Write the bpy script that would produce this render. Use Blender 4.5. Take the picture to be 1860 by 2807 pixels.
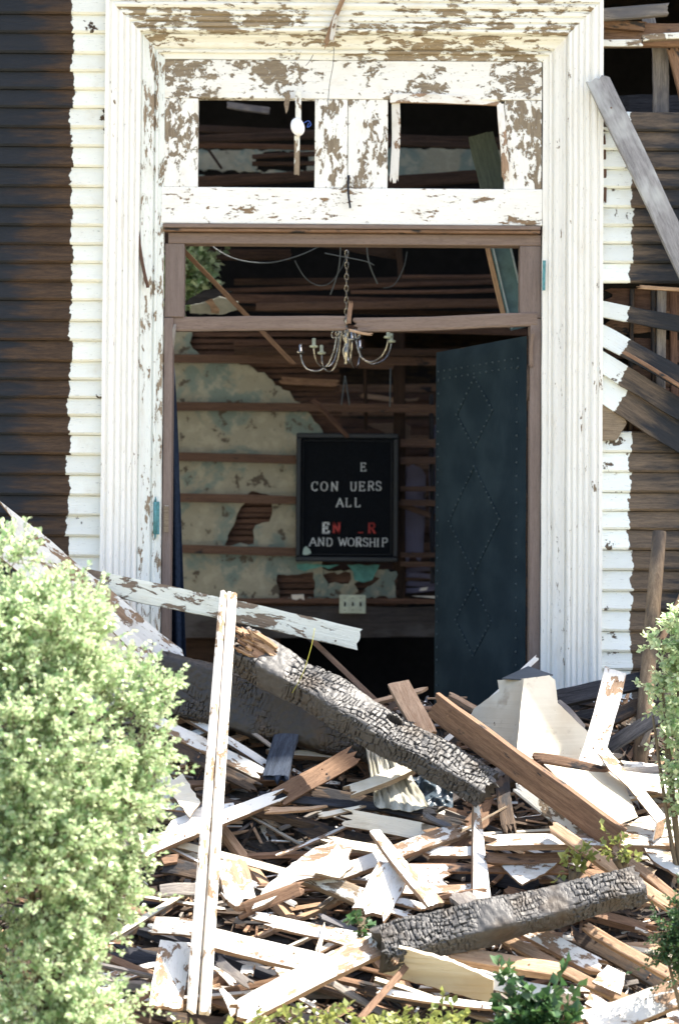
import bpy, bmesh, math, random
import numpy as np
from mathutils import Vector, Matrix, noise, geometry
R = math.radians
random.seed(7)
for o in list(bpy.data.objects): bpy.data.objects.remove(o)
SC = bpy.context.scene; COL = SC.collection

# ------------------------------------------------------------------ camera, sky, sun, exposure
CAMP = Vector((0, -10, 1.65)); FPX = 6000.0
cam_d = bpy.data.cameras.new('camera'); cam = bpy.data.objects.new('camera', cam_d); COL.objects.link(cam)
M3 = Matrix.Rotation(R(90 + 1.9), 3, 'X') @ Matrix.Rotation(R(0.4), 3, 'Z')
cam.matrix_world = Matrix.Translation(CAMP) @ M3.to_4x4()
cam_d.sensor_fit = 'VERTICAL'; cam_d.sensor_height = 36; cam_d.lens = FPX / 2807 * 36
cam_d.clip_end = 600; cam_d.clip_start = .05
cam_d.dof.use_dof = True; cam_d.dof.focus_distance = 9.0; cam_d.dof.aperture_fstop = 2.6
SC.camera = cam
SUN = Vector((0.50, 0.10, 0.86)).normalized()
el = math.asin(SUN.z)
w = bpy.data.worlds.new('World'); SC.world = w; w.use_nodes = True
sk = w.node_tree.nodes.new('ShaderNodeTexSky'); sk.sky_type = 'NISHITA'; sk.sun_disc = False
sk.dust_density = 3.0; sk.sun_elevation = el; sk.sun_rotation = math.atan2(SUN.x, SUN.y)
bg = w.node_tree.nodes['Background']; bg.inputs[1].default_value = 0.15
w.node_tree.links.new(sk.outputs[0], bg.inputs[0])
sd = bpy.data.lights.new('sun', 'SUN'); sd.energy = 5.0; sd.angle = R(.6); sd.color = (1, .93, .82)
so = bpy.data.objects.new('sun', sd); COL.objects.link(so)
so.rotation_euler = SUN.to_track_quat('Z', 'Y').to_euler(); so.location = SUN * 20
SC.view_settings.view_transform = 'Standard'; SC.view_settings.look = 'None'
SC.view_settings.gamma = 1; SC.view_settings.exposure = 1.72; SC.view_settings.use_curve_mapping = False
SC.render.engine = 'CYCLES'
SC.cycles.max_bounces = 8

# ------------------------------------------------------------------ helpers
def P(px, py, Y):
    d = M3 @ Vector(((px - 930) / FPX, (1403.5 - py) / FPX, -1))
    return CAMP + d * ((Y + 10) / d.y)
def S(Y): return FPX / (Y + 10)
def rnd(a, b): return random.uniform(a, b)
def tag(o, label=None, cat=None, group=None, kind=None):
    if label: o['label'] = label
    if cat: o['category'] = cat
    if group: o['group'] = group
    if kind: o['kind'] = kind
    return o
def empty(name, loc=(0, 0, 0), parent=None):
    o = bpy.data.objects.new(name, None); COL.objects.link(o); o.location = loc; o.empty_display_size = .1
    if parent: o.parent = parent
    return o
def mk(name, verts, faces, mat, parent=None, loc=None, smooth=False):
    me = bpy.data.meshes.new(name); me.from_pydata([tuple(v) for v in verts], [], faces); me.update()
    me.materials.append(mat)
    if smooth: me.polygons.foreach_set('use_smooth', [True] * len(me.polygons))
    o = bpy.data.objects.new(name, me); COL.objects.link(o)
    if loc is not None: o.location = loc
    if parent: o.parent = parent
    return o
def boxvf(x0, x1, y0, y1, z0, z1, c=0.0):
    v = [(x, y, z) for x in (x0, x1) for y in (y0, y1) for z in (z0, z1)]
    f = [(0, 1, 3, 2), (4, 6, 7, 5), (0, 4, 5, 1), (2, 3, 7, 6), (0, 2, 6, 4), (1, 5, 7, 3)]
    return v, f
def box(name, x0, x1, y0, y1, z0, z1, mat, parent=None, bev=0.0):
    c = Vector(((x0 + x1) / 2, (y0 + y1) / 2, (z0 + z1) / 2))
    v, f = boxvf(x0 - c.x, x1 - c.x, y0 - c.y, y1 - c.y, z0 - c.z, z1 - c.z)
    o = mk(name, v, f, mat, parent, c)
    if bev:
        bm = bmesh.new(); bm.from_mesh(o.data)
        bmesh.ops.bevel(bm, geom=list(bm.edges), offset=bev, segments=1, affect='EDGES'); bm.to_mesh(o.data); bm.free()
    return o
def jag(o, amp, cuts=6):
    """roughen a simple box: subdivide and push the vertices about"""
    bm = bmesh.new(); bm.from_mesh(o.data)
    L = max(o.dimensions) if False else None
    es = [e for e in bm.edges if e.calc_length() > .12]
    bmesh.ops.subdivide_edges(bm, edges=es, cuts=cuts, use_grid_fill=True)
    for v in bm.verts:
        n = noise.noise_vector(v.co * 9 + o.location * 3)
        v.co += n * amp
    bm.to_mesh(o.data); bm.free(); return o
def tube(name, pts, r, mat, parent=None, n=6, taper=None, closed=False):
    pts = [Vector(p) for p in pts]; c = pts[0].copy(); V = []; F = []; N = len(pts)
    up = Vector((0.13, 0.3, 1)).normalized()
    for i, p in enumerate(pts):
        a = pts[(i - 1) % N if closed else max(i - 1, 0)]; b = pts[(i + 1) % N if closed else min(i + 1, N - 1)]
        t = (b - a).normalized(); u = t.cross(up)
        if u.length < .05: u = t.cross(Vector((1, 0, 0)))
        u.normalize(); q = t.cross(u)
        rr = r if taper is None else r * (1 + (taper - 1) * i / (N - 1))
        for k in range(n):
            an = 2 * math.pi * k / n
            V.append(p - c + (u * math.cos(an) + q * math.sin(an)) * rr)
    for i in range(N if closed else N - 1):
        j = (i + 1) % N
        for k in range(n):
            F.append((i * n + k, i * n + (k + 1) % n, j * n + (k + 1) % n, j * n + k))
    if not closed: F.append(tuple(range(n))[::-1]); F.append(tuple((N - 1) * n + k for k in range(n)))
    return mk(name, V, F, mat, parent, c, smooth=True)
def curve(pts, n=14):
    """Catmull-Rom"""
    pts = [Vector(p) for p in pts]; out = []
    q = [pts[0]] + pts + [pts[-1]]
    for i in range(1, len(q) - 2):
        for k in range(n):
            t = k / n; a, b, c, d = q[i - 1], q[i], q[i + 1], q[i + 2]
            out.append(.5 * (2 * b + (c - a) * t + (2 * a - 5 * b + 4 * c - d) * t * t + (3 * b - a - 3 * c + d) * t ** 3))
    out.append(pts[-1]); return out

# ------------------------------------------------------------------ materials
class NT:
    def __init__(s, name):
        s.m = bpy.data.materials.new(name); s.m.use_nodes = True; s.t = s.m.node_tree; s.n = s.t.nodes
        s.b = s.n['Principled BSDF']; s.out = s.n['Material Output']
    def l(s, a, b): s.t.links.new(a, b)
    def set(s, sock, v):
        if isinstance(v, bpy.types.NodeSocket): s.l(v, sock)
        else: sock.default_value = v
    def math(s, op, a, b=0.0, c=None, clamp=False):
        n = s.n.new('ShaderNodeMath'); n.operation = op; n.use_clamp = clamp
        s.set(n.inputs[0], a); s.set(n.inputs[1], b)
        if c is not None: s.set(n.inputs[2], c)
        return n.outputs[0]
    def step(s, x, lo, hi):
        n = s.n.new('ShaderNodeMapRange'); n.interpolation_type = 'SMOOTHSTEP'
        s.set(n.inputs[0], x); s.set(n.inputs[1], lo); s.set(n.inputs[2], hi); return n.outputs[0]
    def mix(s, f, a, b):
        n = s.n.new('ShaderNodeMix'); n.data_type = 'RGBA'
        s.set(n.inputs[0], f)
        for i, v in ((6, a), (7, b)):
            if not isinstance(v, bpy.types.NodeSocket): v = (*v[:3], 1)
            s.set(n.inputs[i], v)
        return n.outputs[2]
    def coord(s, rand=True):
        tc = s.n.new('ShaderNodeTexCoord'); s.obj = tc.outputs['Object']
        if not rand: return s.obj
        oi = s.n.new('ShaderNodeObjectInfo'); s.rand = oi.outputs['Random']
        a = s.n.new('ShaderNodeVectorMath'); a.operation = 'SCALE'; a.inputs[0].default_value = (31, 17, 23); s.l(s.rand, a.inputs['Scale'])
        b = s.n.new('ShaderNodeVectorMath'); b.operation = 'ADD'; s.l(s.obj, b.inputs[0]); s.l(a.outputs[0], b.inputs[1])
        return b.outputs[0]
    def noise(s, co, scale, detail=5, stretch=(1, 1, 1), rough=.55, dist=0):
        mp = s.n.new('ShaderNodeMapping'); mp.inputs['Scale'].default_value = stretch; s.l(co, mp.inputs[0])
        n = s.n.new('ShaderNodeTexNoise'); n.inputs['Scale'].default_value = scale; n.inputs['Detail'].default_value = detail
        n.inputs['Roughness'].default_value = rough; n.inputs['Distortion'].default_value = dist
        s.l(mp.outputs[0], n.inputs['Vector']); return n.outputs[0]
    def bump(s, h, strength, dist=.01):
        n = s.n.new('ShaderNodeBump'); n.inputs['Strength'].default_value = strength; n.inputs['Distance'].default_value = dist
        s.l(h, n.inputs['Height']); s.l(n.outputs[0], s.b.inputs['Normal'])
    def x(s):
        n = s.n.new('ShaderNodeSeparateXYZ'); s.l(s.obj, n.inputs[0]); return n.outputs

AX = {'X': (1, 14, 14), 'Z': (14, 14, 1), 'Y': (14, 1, 14)}
def wood(name, c1, c2, axis='X', paint=None, bare=.3, ps=11, pst=None, char=0.0, rough=.8, var=.35, bump=.5, edge=None, dirt=.25, blotch=None, face=False):
    """bare: share of the paint that is gone.  char: share of surface scorched.  edge: painted only nearer than this to the object's origin along X"""
    t = NT(name); co = t.coord()
    st = AX[axis]
    g = t.noise(co, 5, 7, st, .65, .6); g2 = t.noise(co, 26, 4, st, .6); big = t.noise(co, 4, 3, tuple(1 + (v > 1) for v in st))
    f = t.step(t.math('ADD', t.math('MULTIPLY', g, .6), t.math('MULTIPLY', g2, .4)), .33, .68)
    col = t.mix(f, c1, c2)
    gr = t.step(t.noise(co, 40, 3, st), .58, .7)
    col = t.mix(t.math('MULTIPLY', gr, .5), col, tuple(v * .3 for v in c1))
    if blotch: col = t.mix(t.math('MULTIPLY', t.step(big, .48, .66), .8), col, blotch)
    h = t.math('MULTIPLY', f, .35)
    if char:
        cm = t.step(t.noise(co, 5, 6, tuple(1 + .12 * v for v in st), .6), 1 - char - .16, 1 - char + .10)
        if char < 1: cm = t.step(t.noise(co, 6, 6, tuple(1 + .12 * v for v in st), .6), .5 + (.5 - char) * .45, .58 + (.5 - char) * .45)
        ch = t.mix(g2, (.012, .012, .014), (.045, .042, .042))
        col = t.mix(cm, col, ch)
    if edge is not None:
        gp = t.n.new('ShaderNodeNewGeometry'); wide = t.noise(gp.outputs['Position'], .9, 4)
        xs = t.math('ABSOLUTE', t.x()[0])
        far = t.math('SUBTRACT', xs, edge)
        cz = t.math('ADD', far, t.math('MULTIPLY', t.noise(co, 3, 6, (1.2, 8, 8), .6), -.75)); cz = t.math('ADD', cz, t.math('MULTIPLY', t.math('SUBTRACT', wide, .5), .9))
        col = t.mix(t.math('MULTIPLY', t.step(cz, -.36, -.12), .93), col, t.mix(g2, (.006, .009, .013), (.021, .027, .035)))
    if paint:
        pst = pst or tuple(1 if v == 1 else 2.0 for v in st)
        n1 = t.noise(co, ps * 1.25, 10, pst, .68, .35); n2 = t.noise(co, ps * .28, 3, pst, .5)
        nn = t.math('ADD', t.math('MULTIPLY', n1, .62), t.math('MULTIPLY', n2, .38))
        th = .5 + (bare - .5) * .34
        mask = t.step(nn, th - .006, th + .006)
        if edge is not None:
            ee = t.math('ADD', xs, t.math('MULTIPLY', t.math('SUBTRACT', t.noise(co, 26, 4), .5), .055))
            ee = t.math('ADD', ee, t.math('MULTIPLY', t.math('SUBTRACT', t.rand, .5), .022))
            mask = t.math('MULTIPLY', mask, t.math('SUBTRACT', 1, t.step(ee, edge - .002, edge + .002)))
            rim = t.step(ee, edge - .022, edge - .004)
        if face:
            ge = t.n.new('ShaderNodeTexCoord'); sp_ = t.n.new('ShaderNodeSeparateXYZ'); t.l(ge.outputs['Normal'], sp_.inputs[0])
            mask = t.math('MULTIPLY', mask, t.step(sp_.outputs[2], .35, .45))
        dn = t.noise(co, 7, 6, pst, .6); pc = t.mix(t.math('MULTIPLY', t.step(dn, .5, .8), dirt), paint, tuple(a * b for a, b in zip(paint, (.62, .52, .38))))
        crack = t.step(t.noise(co, 30, 3, tuple(v ** .8 for v in st), .5), .66, .7)
        pc = t.mix(t.math('MULTIPLY', crack, .35), pc, tuple(v * .5 for v in c1))
        col = t.mix(mask, col, pc)
        h = t.math('ADD', h, t.math('MULTIPLY', mask, .6))
    v = t.n.new('ShaderNodeHueSaturation'); v.inputs['Saturation'].default_value = 1
    t.l(t.math('ADD', 1 - var / 2, t.math('MULTIPLY', t.rand, var)), v.inputs['Value']); t.set(v.inputs['Color'], col)
    t.l(v.outputs[0], t.b.inputs['Base Color']); t.b.inputs['Roughness'].default_value = rough; bump = bump * (1.6 if paint else 1)
    t.b.inputs['Specular IOR Level'].default_value = .25
    t.bump(h, bump, .006)
    return t.m
def plain(name, col, rough=.6, metal=0, var=.2, ns=20, bump=.1, c2=None, spec=.4):
    t = NT(name); co = t.coord(); n = t.noise(co, ns, 6, (1, 1, 1), .6)
    c2 = c2 or tuple(v * (1 - var) for v in col)
    t.l(t.mix(t.step(n, .35, .65), c2, col), t.b.inputs['Base Color'])
    t.b.inputs['Roughness'].default_value = rough; t.b.inputs['Metallic'].default_value = metal; t.b.inputs['Specular IOR Level'].default_value = spec
    if bump: t.bump(n, bump, .01)
    return t.m
WH = (.80, .79, .74)
BARE1, BARE2 = (.16, .125, .09), (.30, .245, .17)
M = {}
M['panel_heavy'] = wood('peeling_paint_heavy', BARE1, BARE2, 'X', WH, .42, 15, (1, 1.5, 1.5), dirt=.4, var=.06)
M['panel_vert'] = wood('peeling_paint_stile', BARE1, BARE2, 'Z', WH, .45, 13, (1.7, 1.7, 1), dirt=.35, var=.06)
M['panel_light'] = wood('peeling_paint_light', BARE1, (.3, .19, .1), 'X', WH, .27, 16, (1, 2.6, 2.6), dirt=.15, var=.04)
M['case_v'] = wood('casing_paint', (.16, .12, .08), (.28, .21, .13), 'Z', (.82, .81, .76), .13, 12, (3.2, 3.2, 1), dirt=.25, var=.03)
M['case_in'] = wood('inner_casing_paint', (.20, .15, .10), (.34, .27, .19), 'Z', (.74, .77, .73), .36, 12, (3, 3, 1), dirt=.35, var=.03)
M['case_h'] = wood('header_casing_paint', (.20, .155, .10), (.34, .27, .18), 'X', (.76, .76, .70), .40, 10, (1, 2.4, 2.4), dirt=.45, var=.05)
M['siding'] = wood('clapboard_left', (.03, .019, .013), (.085, .052, .03), 'X', (.76, .77, .70), .14, 8, (1, 1, 1), edge=.155, dirt=.4, var=.12)
M['siding_r'] = wood('clapboard_right', (.07, .055, .043), (.17, .125, .085), 'X', (.76, .80, .77), .22, 11, (1, 1, 1), edge=.137, dirt=.2, var=.25)
M['brown'] = wood('brown_frame_paint', (.14, .10, .08), (.21, .155, .125), 'X', rough=.6, var=.12, bump=.25)
M['brown_v'] = wood('brown_jamb_paint', (.14, .105, .09), (.20, .155, .135), 'Z', rough=.6, var=.1, bump=.25)
M['tan'] = wood('fresh_broken_wood', (.24, .145, .085), (.45, .31, .2), var=.5, char=.15)
M['tan2'] = wood('old_board_wood', (.12, .068, .042), (.26, .16, .10), var=.5, char=.32)
M['grey'] = wood('weathered_grey_wood', (.13, .115, .105), (.30, .27, .24), var=.4, blotch=(.09, .09, .1))
M['dark'] = wood('scorched_wood', (.03, .022, .018), (.11, .075, .05), var=.5, char=.5)
M['black'] = wood('charred_board', (.010, .011, .014), (.045, .046, .055), var=.5)
M['white'] = wood('white_painted_board', (.17, .11, .07), (.34, .23, .15), paint=(.68, .66, .61), bare=.37, ps=9, dirt=.8, var=.35, face=True)
M['peel'] = wood('peeling_board', (.16, .12, .085), (.31, .245, .17), paint=(.72, .72, .66), bare=.45, ps=7, dirt=.3, var=.15, face=True)
M['cream'] = wood('cream_board', (.2, .15, .1), (.36, .28, .2), paint=(.62, .57, .46), bare=.12, ps=5, dirt=.5, var=.12, face=True)
M['blue'] = wood('bluish_charred_board', (.012, .018, .03), (.05, .065, .095), var=.3)
M['lath'] = wood('reddish_lath_wood', (.062, .034, .024), (.14, .080, .055), var=.5)
M['batten'] = wood('batten_wood', (.085, .050, .035), (.165, .10, .07), var=.3, char=.25)
M['dark2'] = wood('burnt_brown_beam', (.014, .011, .009), (.06, .043, .03), var=.1, char=.45, bump=.9)
M['post'] = wood('post_paint', (.2, .13, .08), (.34, .24, .15), paint=(.66, .62, .56), bare=.34, ps=16, dirt=.7, var=.05)
M['longb'] = wood('long_board_paint', (.12, .09, .065), (.26, .20, .145), paint=(.66, .68, .60), bare=.5, ps=6, pst=(1, 3, 3), dirt=.3, var=.02)
M['void'] = plain('soot_black', (.012, .011, .011), .9, var=.4)  # black for unlit voids, also used on wires, felt and switch parts
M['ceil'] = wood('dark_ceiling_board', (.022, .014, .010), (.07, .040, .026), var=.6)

def xedge(name):
    return M[name]

# ------------------------------------------------------------------ plank builder
FN = Vector((0, -1, 0)); UPN = Vector((0, -.52, .85)).normalized()
NRM = {'f': FN, 'u': UPN, 'b': Vector((0, -.85, .53)).normalized(), 'd': Vector((0, -.97, -.22)).normalized(),
       'r': Vector((.55, -.55, .62)).normalized(), 'l': Vector((-.6, -.6, .5)).normalized(), 't': Vector((0, -.2, .98)).normalized()}
def plank_mesh(L, w_, t_, seg=7, cols=8, spl=(.5, .5), warp=.012, taper=(1, 1), seed=0, chip=.0):
    rg = random.Random(seed); V = []; F = []
    h = L / 2; ph = rg.uniform(0, 6)
    e0 = [rg.uniform(0, 1) * spl[0] * w_ for _ in range(cols)]; e1 = [rg.uniform(0, 1) * spl[1] * w_ for _ in range(cols)]
    ring = [(k / (cols - 1) - .5, 1) for k in range(cols)] + [(.5 - k / (cols - 1), -1) for k in range(cols)]
    nr = 2 * cols
    for i in range(seg + 1):
        s = i / seg; x = -h + L * s
        k = taper[0] + (taper[1] - taper[0]) * s
        bz = warp * math.sin(ph + s * 3.0) + rg.uniform(-1, 1) * warp * .12; by = warp * .8 * math.sin(ph * 2 + s * 2.4)
        n0 = noise.noise(Vector((x * 7, seed * 1.3, 0))) * .05 * w_; n1 = noise.noise(Vector((x * 7, seed * 1.3, 9))) * .05 * w_
        for j, (a, b) in enumerate(ring):
            c = j if j < cols else nr - 1 - j
            xx = x + (e0[c] if i == 0 else 0) - (e1[c] if i == seg else 0)
            if i == 0 and spl[0]: b2 = b * .75
            elif i == seg and spl[1]: b2 = b * .75
            else: b2 = b
            ed = (abs(a) > .49)
            yy = a * w_ * k * (1 if not ed else .985) + by + (n0 if a > .4 else n1 if a < -.4 else 0)
            if chip and ed and rg.random() < .4: yy *= 1 - chip * rg.random()
            V.append((xx, yy, b2 * t_ / 2 * (.86 if ed else 1) + bz))
    for i in range(seg):
        for j in range(nr):
            k = (j + 1) % nr
            F.append((i * nr + j, (i + 1) * nr + j, (i + 1) * nr + k, i * nr + k))
    for i, fl in ((0, 0), (seg, 1)):
        for c in range(cols - 1):
            q = (i * nr + c, i * nr + c + 1, i * nr + nr - 2 - c, i * nr + nr - 1 - c)
            F.append(q if not fl else q[::-1])
    return V, F
def frame(p0, p1, n):
    ax = (p1 - p0).normalized(); nn = n - ax * n.dot(ax)
    if nn.length < .05: nn = Vector((0, 0, 1)) - ax * ax.z
    nn.normalize(); bb = nn.cross(ax)
    return Matrix((ax, bb, nn)).transposed()
_sd = [100]
def plank(name, label, cat, mat, a, b, wpx, tpx=14, Y=(0, 0), n='u', spl=(.9, .9), warp=.012, taper=(1, 1), parent=None, group=None, seg=7, chip=.05, kind=None):
    """a, b: ends seen from the camera, Y: depth of each end"""
    p0 = P(a[0], a[1], Y[0]); p1 = P(b[0], b[1], Y[1]); N = NRM[n] if isinstance(n, str) else Vector(n).normalized()
    m = frame(p0, p1, N); sc = S((Y[0] + Y[1]) / 2)
    pr = Vector((p1.x - p0.x, 0, p1.z - p0.z)).normalized(); perp = Vector((-pr.z, 0, pr.x))
    f = max(abs(m.col[1].dot(perp)), .42)
    _sd[0] += 1
    V, F = plank_mesh((p1 - p0).length, wpx / sc / f, tpx / sc, seg=seg, spl=spl, warp=warp, taper=taper, seed=_sd[0], chip=chip)
    o = mk(name, V, F, mat if not isinstance(mat, str) else M[mat], parent)
    mw = m.to_4x4(); mw.translation = (p0 + p1) / 2
    if parent: mw = Matrix.Translation(-parent.location) @ mw
    o.matrix_local = mw
    if label: tag(o, label, cat, group)
    if kind: o['kind'] = kind
    return o
def slab(name, label, cat, mat, pts, th=.006, rough=.0, parent=None, solid=True, group=None, sub=0):
    """pts: (px,py,Y) corners of a sheet; a real thickness is given"""
    W = [P(*p) for p in pts]
    A = np.array([[p.x, p.z, 1] for p in W]); so_l = np.linalg.lstsq(A, np.array([p.y for p in W]), rcond=None)[0]
    for p in W: p.y = float(so_l[0] * p.x + so_l[1] * p.z + so_l[2])
    if rough:
        Q = []
        for i, p in enumerate(W):
            q = W[(i + 1) % len(W)]; k = max(1, int((q - p).length / .02))
            for j in range(k):
                e = p.lerp(q, j / k)
                if j: e = e + Vector((rnd(-1, 1), 0, rnd(-1, 1))) * rough
                Q.append(e)
        W = Q
    c = sum(W, Vector()) / len(W)
    nrm = Vector()
    for i in range(len(W)): nrm += (W[i] - c).cross(W[(i + 1) % len(W)] - c)
    nrm.normalize()
    if nrm.y > 0: nrm = -nrm; W = W[::-1]
    tri = geometry.tessellate_polygon([W]); n_ = len(W)
    V = [p - c for p in W] + [p - c - nrm * th for p in W]; F = []
    for t in tri:
        a, b_, d = t
        if (W[b_] - W[a]).cross(W[d] - W[a]).dot(nrm) < 0: a, b_ = b_, a
        F.append((a, b_, d)); F.append((a + n_, d + n_, b_ + n_))
    for i in range(n_):
        j = (i + 1) % n_; F.append((i, i + n_, j + n_, j))
    o = mk(name, V, F, M[mat] if isinstance(mat, str) else mat, parent, c - (parent.location if parent else Vector()))
    if label: tag(o, label, cat, group)
    return o

# ------------------------------------------------------------------ ground
gv = NT('ground_soil'); co = gv.coord(False); n1 = gv.noise(co, 1.3, 8); n2 = gv.noise(co, 14, 6)
c = gv.mix(gv.step(n1, .42, .6), (.36, .30, .20), (.22, .21, .11)); c = gv.mix(gv.math('MULTIPLY', gv.step(n2, .45, .7), .6), c, (.40, .34, .25))
gv.l(c, gv.b.inputs['Base Color']); gv.b.inputs['Roughness'].default_value = .95; gv.bump(n2, .6, .05)
N = 60; V = []; F = []
xs = np.concatenate([[-300, -100, -40, -15], np.linspace(-6, 6, N), [15, 40, 100, 300]]); ys = np.concatenate([[-300, -100, -40, -15], np.linspace(-9, 6, N), [15, 40, 100, 300]])
for y in ys:
    for x in xs: V.append((x, y, .03 * noise.noise(Vector((x * .9, y * .9, 0))) if abs(x) < 7 and abs(y) < 10 else 0))
nx = len(xs)
for j in range(len(ys) - 1):
    for i in range(nx - 1): F.append((j * nx + i, j * nx + i + 1, (j + 1) * nx + i + 1, (j + 1) * nx + i))
tag(mk('ground', V, F, gv.m, smooth=True), kind='structure')

# ------------------------------------------------------------------ front wall
X = lambda px, py=1000: P(px, py, 0).x
Z = lambda py, px=930, Y=0: P(px, py, Y).z
wall = empty('church_front_wall'); tag(wall, 'white wooden door surround with peeling paint set in a scorched clapboard wall', 'wall')
xl, xr = X(443), X(1487); ztop = Z(157); zb = .05
OUT = .268
# casing profile (u outwards from the opening, v towards the camera)
prof = [(0, -.085), (.002, -.06), (.028, -.058), (.030, -.045), (.040, -.043), (.043, -.052), (.047, -.052), (.052, -.04), (.060, -.034), (.072, -.03), (.085, -.018), (.094, -.004), (.100, .0), (.103, -.006), (.106, -.006),
        (.110, .018), (.116, .024), (.124, .024), (.129, .016), (.133, .018), (.136, .026), (.150, .026), (.154, .018), (.158, .018), (.162, .027), (.176, .029), (.181, .021), (.185, .022), (.190, .031), (.204, .033), (.209, .025), (.213, .026),
        (.219, .037), (.228, .043), (.238, .043), (.244, .036), (.250, .036), (.252, .046), (OUT, .046), (OUT, -.03)]
cut = [0, 14, 32, len(prof) - 1]
pn = ['inner_moulding', 'fluted_board', 'outer_moulding']
V1, F1 = boxvf(xl - OUT + .01, xl - .12, .0, .018, .1, ztop + .1); case = mk('door_casing', V1, F1, M['dark'], wall)
zc = ztop
def sweep(name, pr, side, mat):
    V = []; F = []; nseg = 34 if side != 'T' else 22; npf = len(pr)
    for i in range(nseg + 1):
        s = i / nseg
        for (u, v) in pr:
            if side == 'L': x = xl - u; z = zb + (zc + u - zb) * s
            elif side == 'R': x = xr + u; z = zb + (zc + u - zb) * s
            else: x = (xl - u) + (xr - xl + 2 * u) * s; z = zc + u
            q = Vector((x, -v, z)); n_ = noise.noise_vector(q * 5) * .0018 + noise.noise_vector(q * 23) * .0009
            V.append(q + n_)
    for i in range(nseg):
        for j in range(npf - 1):
            F.append((i * npf + j, i * npf + j + 1, (i + 1) * npf + j + 1, (i + 1) * npf + j))
    c = Vector(V[len(V) // 2])
    o = mk(name, [v - c for v in V], F, mat, case, c)
    return o
for k in range(3):
    pr = prof[cut[k]:cut[k + 1] + 1]
    if k < 2: pr = pr + [(pr[-1][0] + .0005, -.09)]
    for side in 'LTR':
        mt = M['case_h'] if side == 'T' else (M['case_in'] if (k == 0 and side == 'L') else M['case_v'])
        o = sweep(pn[k], pr, side, mt)
        if side == 'T': o['label'] = 'badly peeled header length of the moulding'
# backing of the wall
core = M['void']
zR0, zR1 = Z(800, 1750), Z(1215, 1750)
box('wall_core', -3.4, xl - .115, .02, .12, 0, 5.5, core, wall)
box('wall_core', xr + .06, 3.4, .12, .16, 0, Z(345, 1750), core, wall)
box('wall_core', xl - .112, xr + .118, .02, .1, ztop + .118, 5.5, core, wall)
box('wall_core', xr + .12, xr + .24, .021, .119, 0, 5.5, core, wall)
# clapboards
def clap(x0, x1, z, hh, side, mat, name='siding_board', tilt=.0):
    """origin at the casing edge, x runs along the board"""
    n_ = 16; L = abs(x1 - x0); sg = -1 if side == 'L' else 1; V = []; F = []
    sd = rnd(0, 50); end = L
    for i in range(n_ + 1):
        x = (i / n_) ** 1.5 * end
        wob = noise.noise(Vector((x * 6, sd, 0))) * .003; wb = noise.noise(Vector((x * 16, sd, 4))) * .0022
        V += [(sg * x, .014, hh + wob), (sg * x, -.004 + wb * .4, hh * .93 + wob), (sg * x, -.021 + wb * .5, .010 + wb), (sg * x, -.014, wb), (sg * x, .014, wb)]
    for i in range(n_):
        for j in range(4):
            q = (i * 5 + j, i * 5 + j + 1, (i + 1) * 5 + j + 1, (i + 1) * 5 + j); F.append(q if sg > 0 else q[::-1])
    F.append((0, 1, 2, 3, 4)[::sg]); F.append(tuple(n_ * 5 + k for k in range(5))[::-sg])
    o = mk(name, V, F, mat, wall, (x0, 0, z)); o.rotation_euler.y = tilt
    return o
LX = xl - OUT + .004; RX = xr + OUT - .004
z = .1
while z < 5.3:
    hh = rnd(.083, .098); clap(LX, -3.4, z, hh + .004, 'L', M['siding'], tilt=rnd(-.002, .002)); z += hh - .001
z = .1
while z < Z(345, 1750):
    hh = rnd(.082, .096)
    if not (zR1 - .02 < z < zR0 - .04): clap(RX, 3.4, z, hh + .003, 'R', M['siding_r'], tilt=rnd(-.003, .003))
    z += hh - .001
# transom panel
V1, F1 = boxvf(xl + .01, xr - .01, .113, .118, ztop - .015, ztop); tp = mk('transom_panel', V1, F1, M['dark'], wall)
def rail(name, x0, x1, y0, y1, mat, Yf=.062, th=.05, par=tp, amp=.0012):
    o = box(name, X(x0, 380), X(x1, 380), Yf, Yf + th, Z(y1), Z(y0), M[mat], par, .0025); return jag(o, amp, 5)
rail('rail', 443, 1487, 157, 263, 'panel_heavy')['label'] = 'upper rail with large bare patches'
rail('rail', 441, 1489, 509, 609, 'panel_light', .058)['label'] = 'lower rail with mostly sound paint'
rail('stile', 443, 540, 263.5, 508.5, 'panel_vert', .064)
rail('stile', 862, 952, 263.5, 508.5, 'panel_vert', .064)
rail('stile', 953.5, 1063, 263.5, 508.5, 'panel_vert', .0655)
rail('stile', 1385, 1487, 263.5, 508.5, 'panel_vert', .064)
for (a, b, w_) in (((1080, 280), (1078, 505), 24), ((1067, 276), (1384, 272), 26), ((1374, 284), (1378, 500), 20)):
    plank('stop_strip', None, None, 'white', a, b, w_, 14, (.075, .075), 'f', (.1, .8), parent=tp)
rail('drip_moulding', 446, 1484, 611, 622, 'brown', .045, .06)
rail('drip_moulding', 447, 1483, 623, 631, 'tan2', .055, .05)
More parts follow.
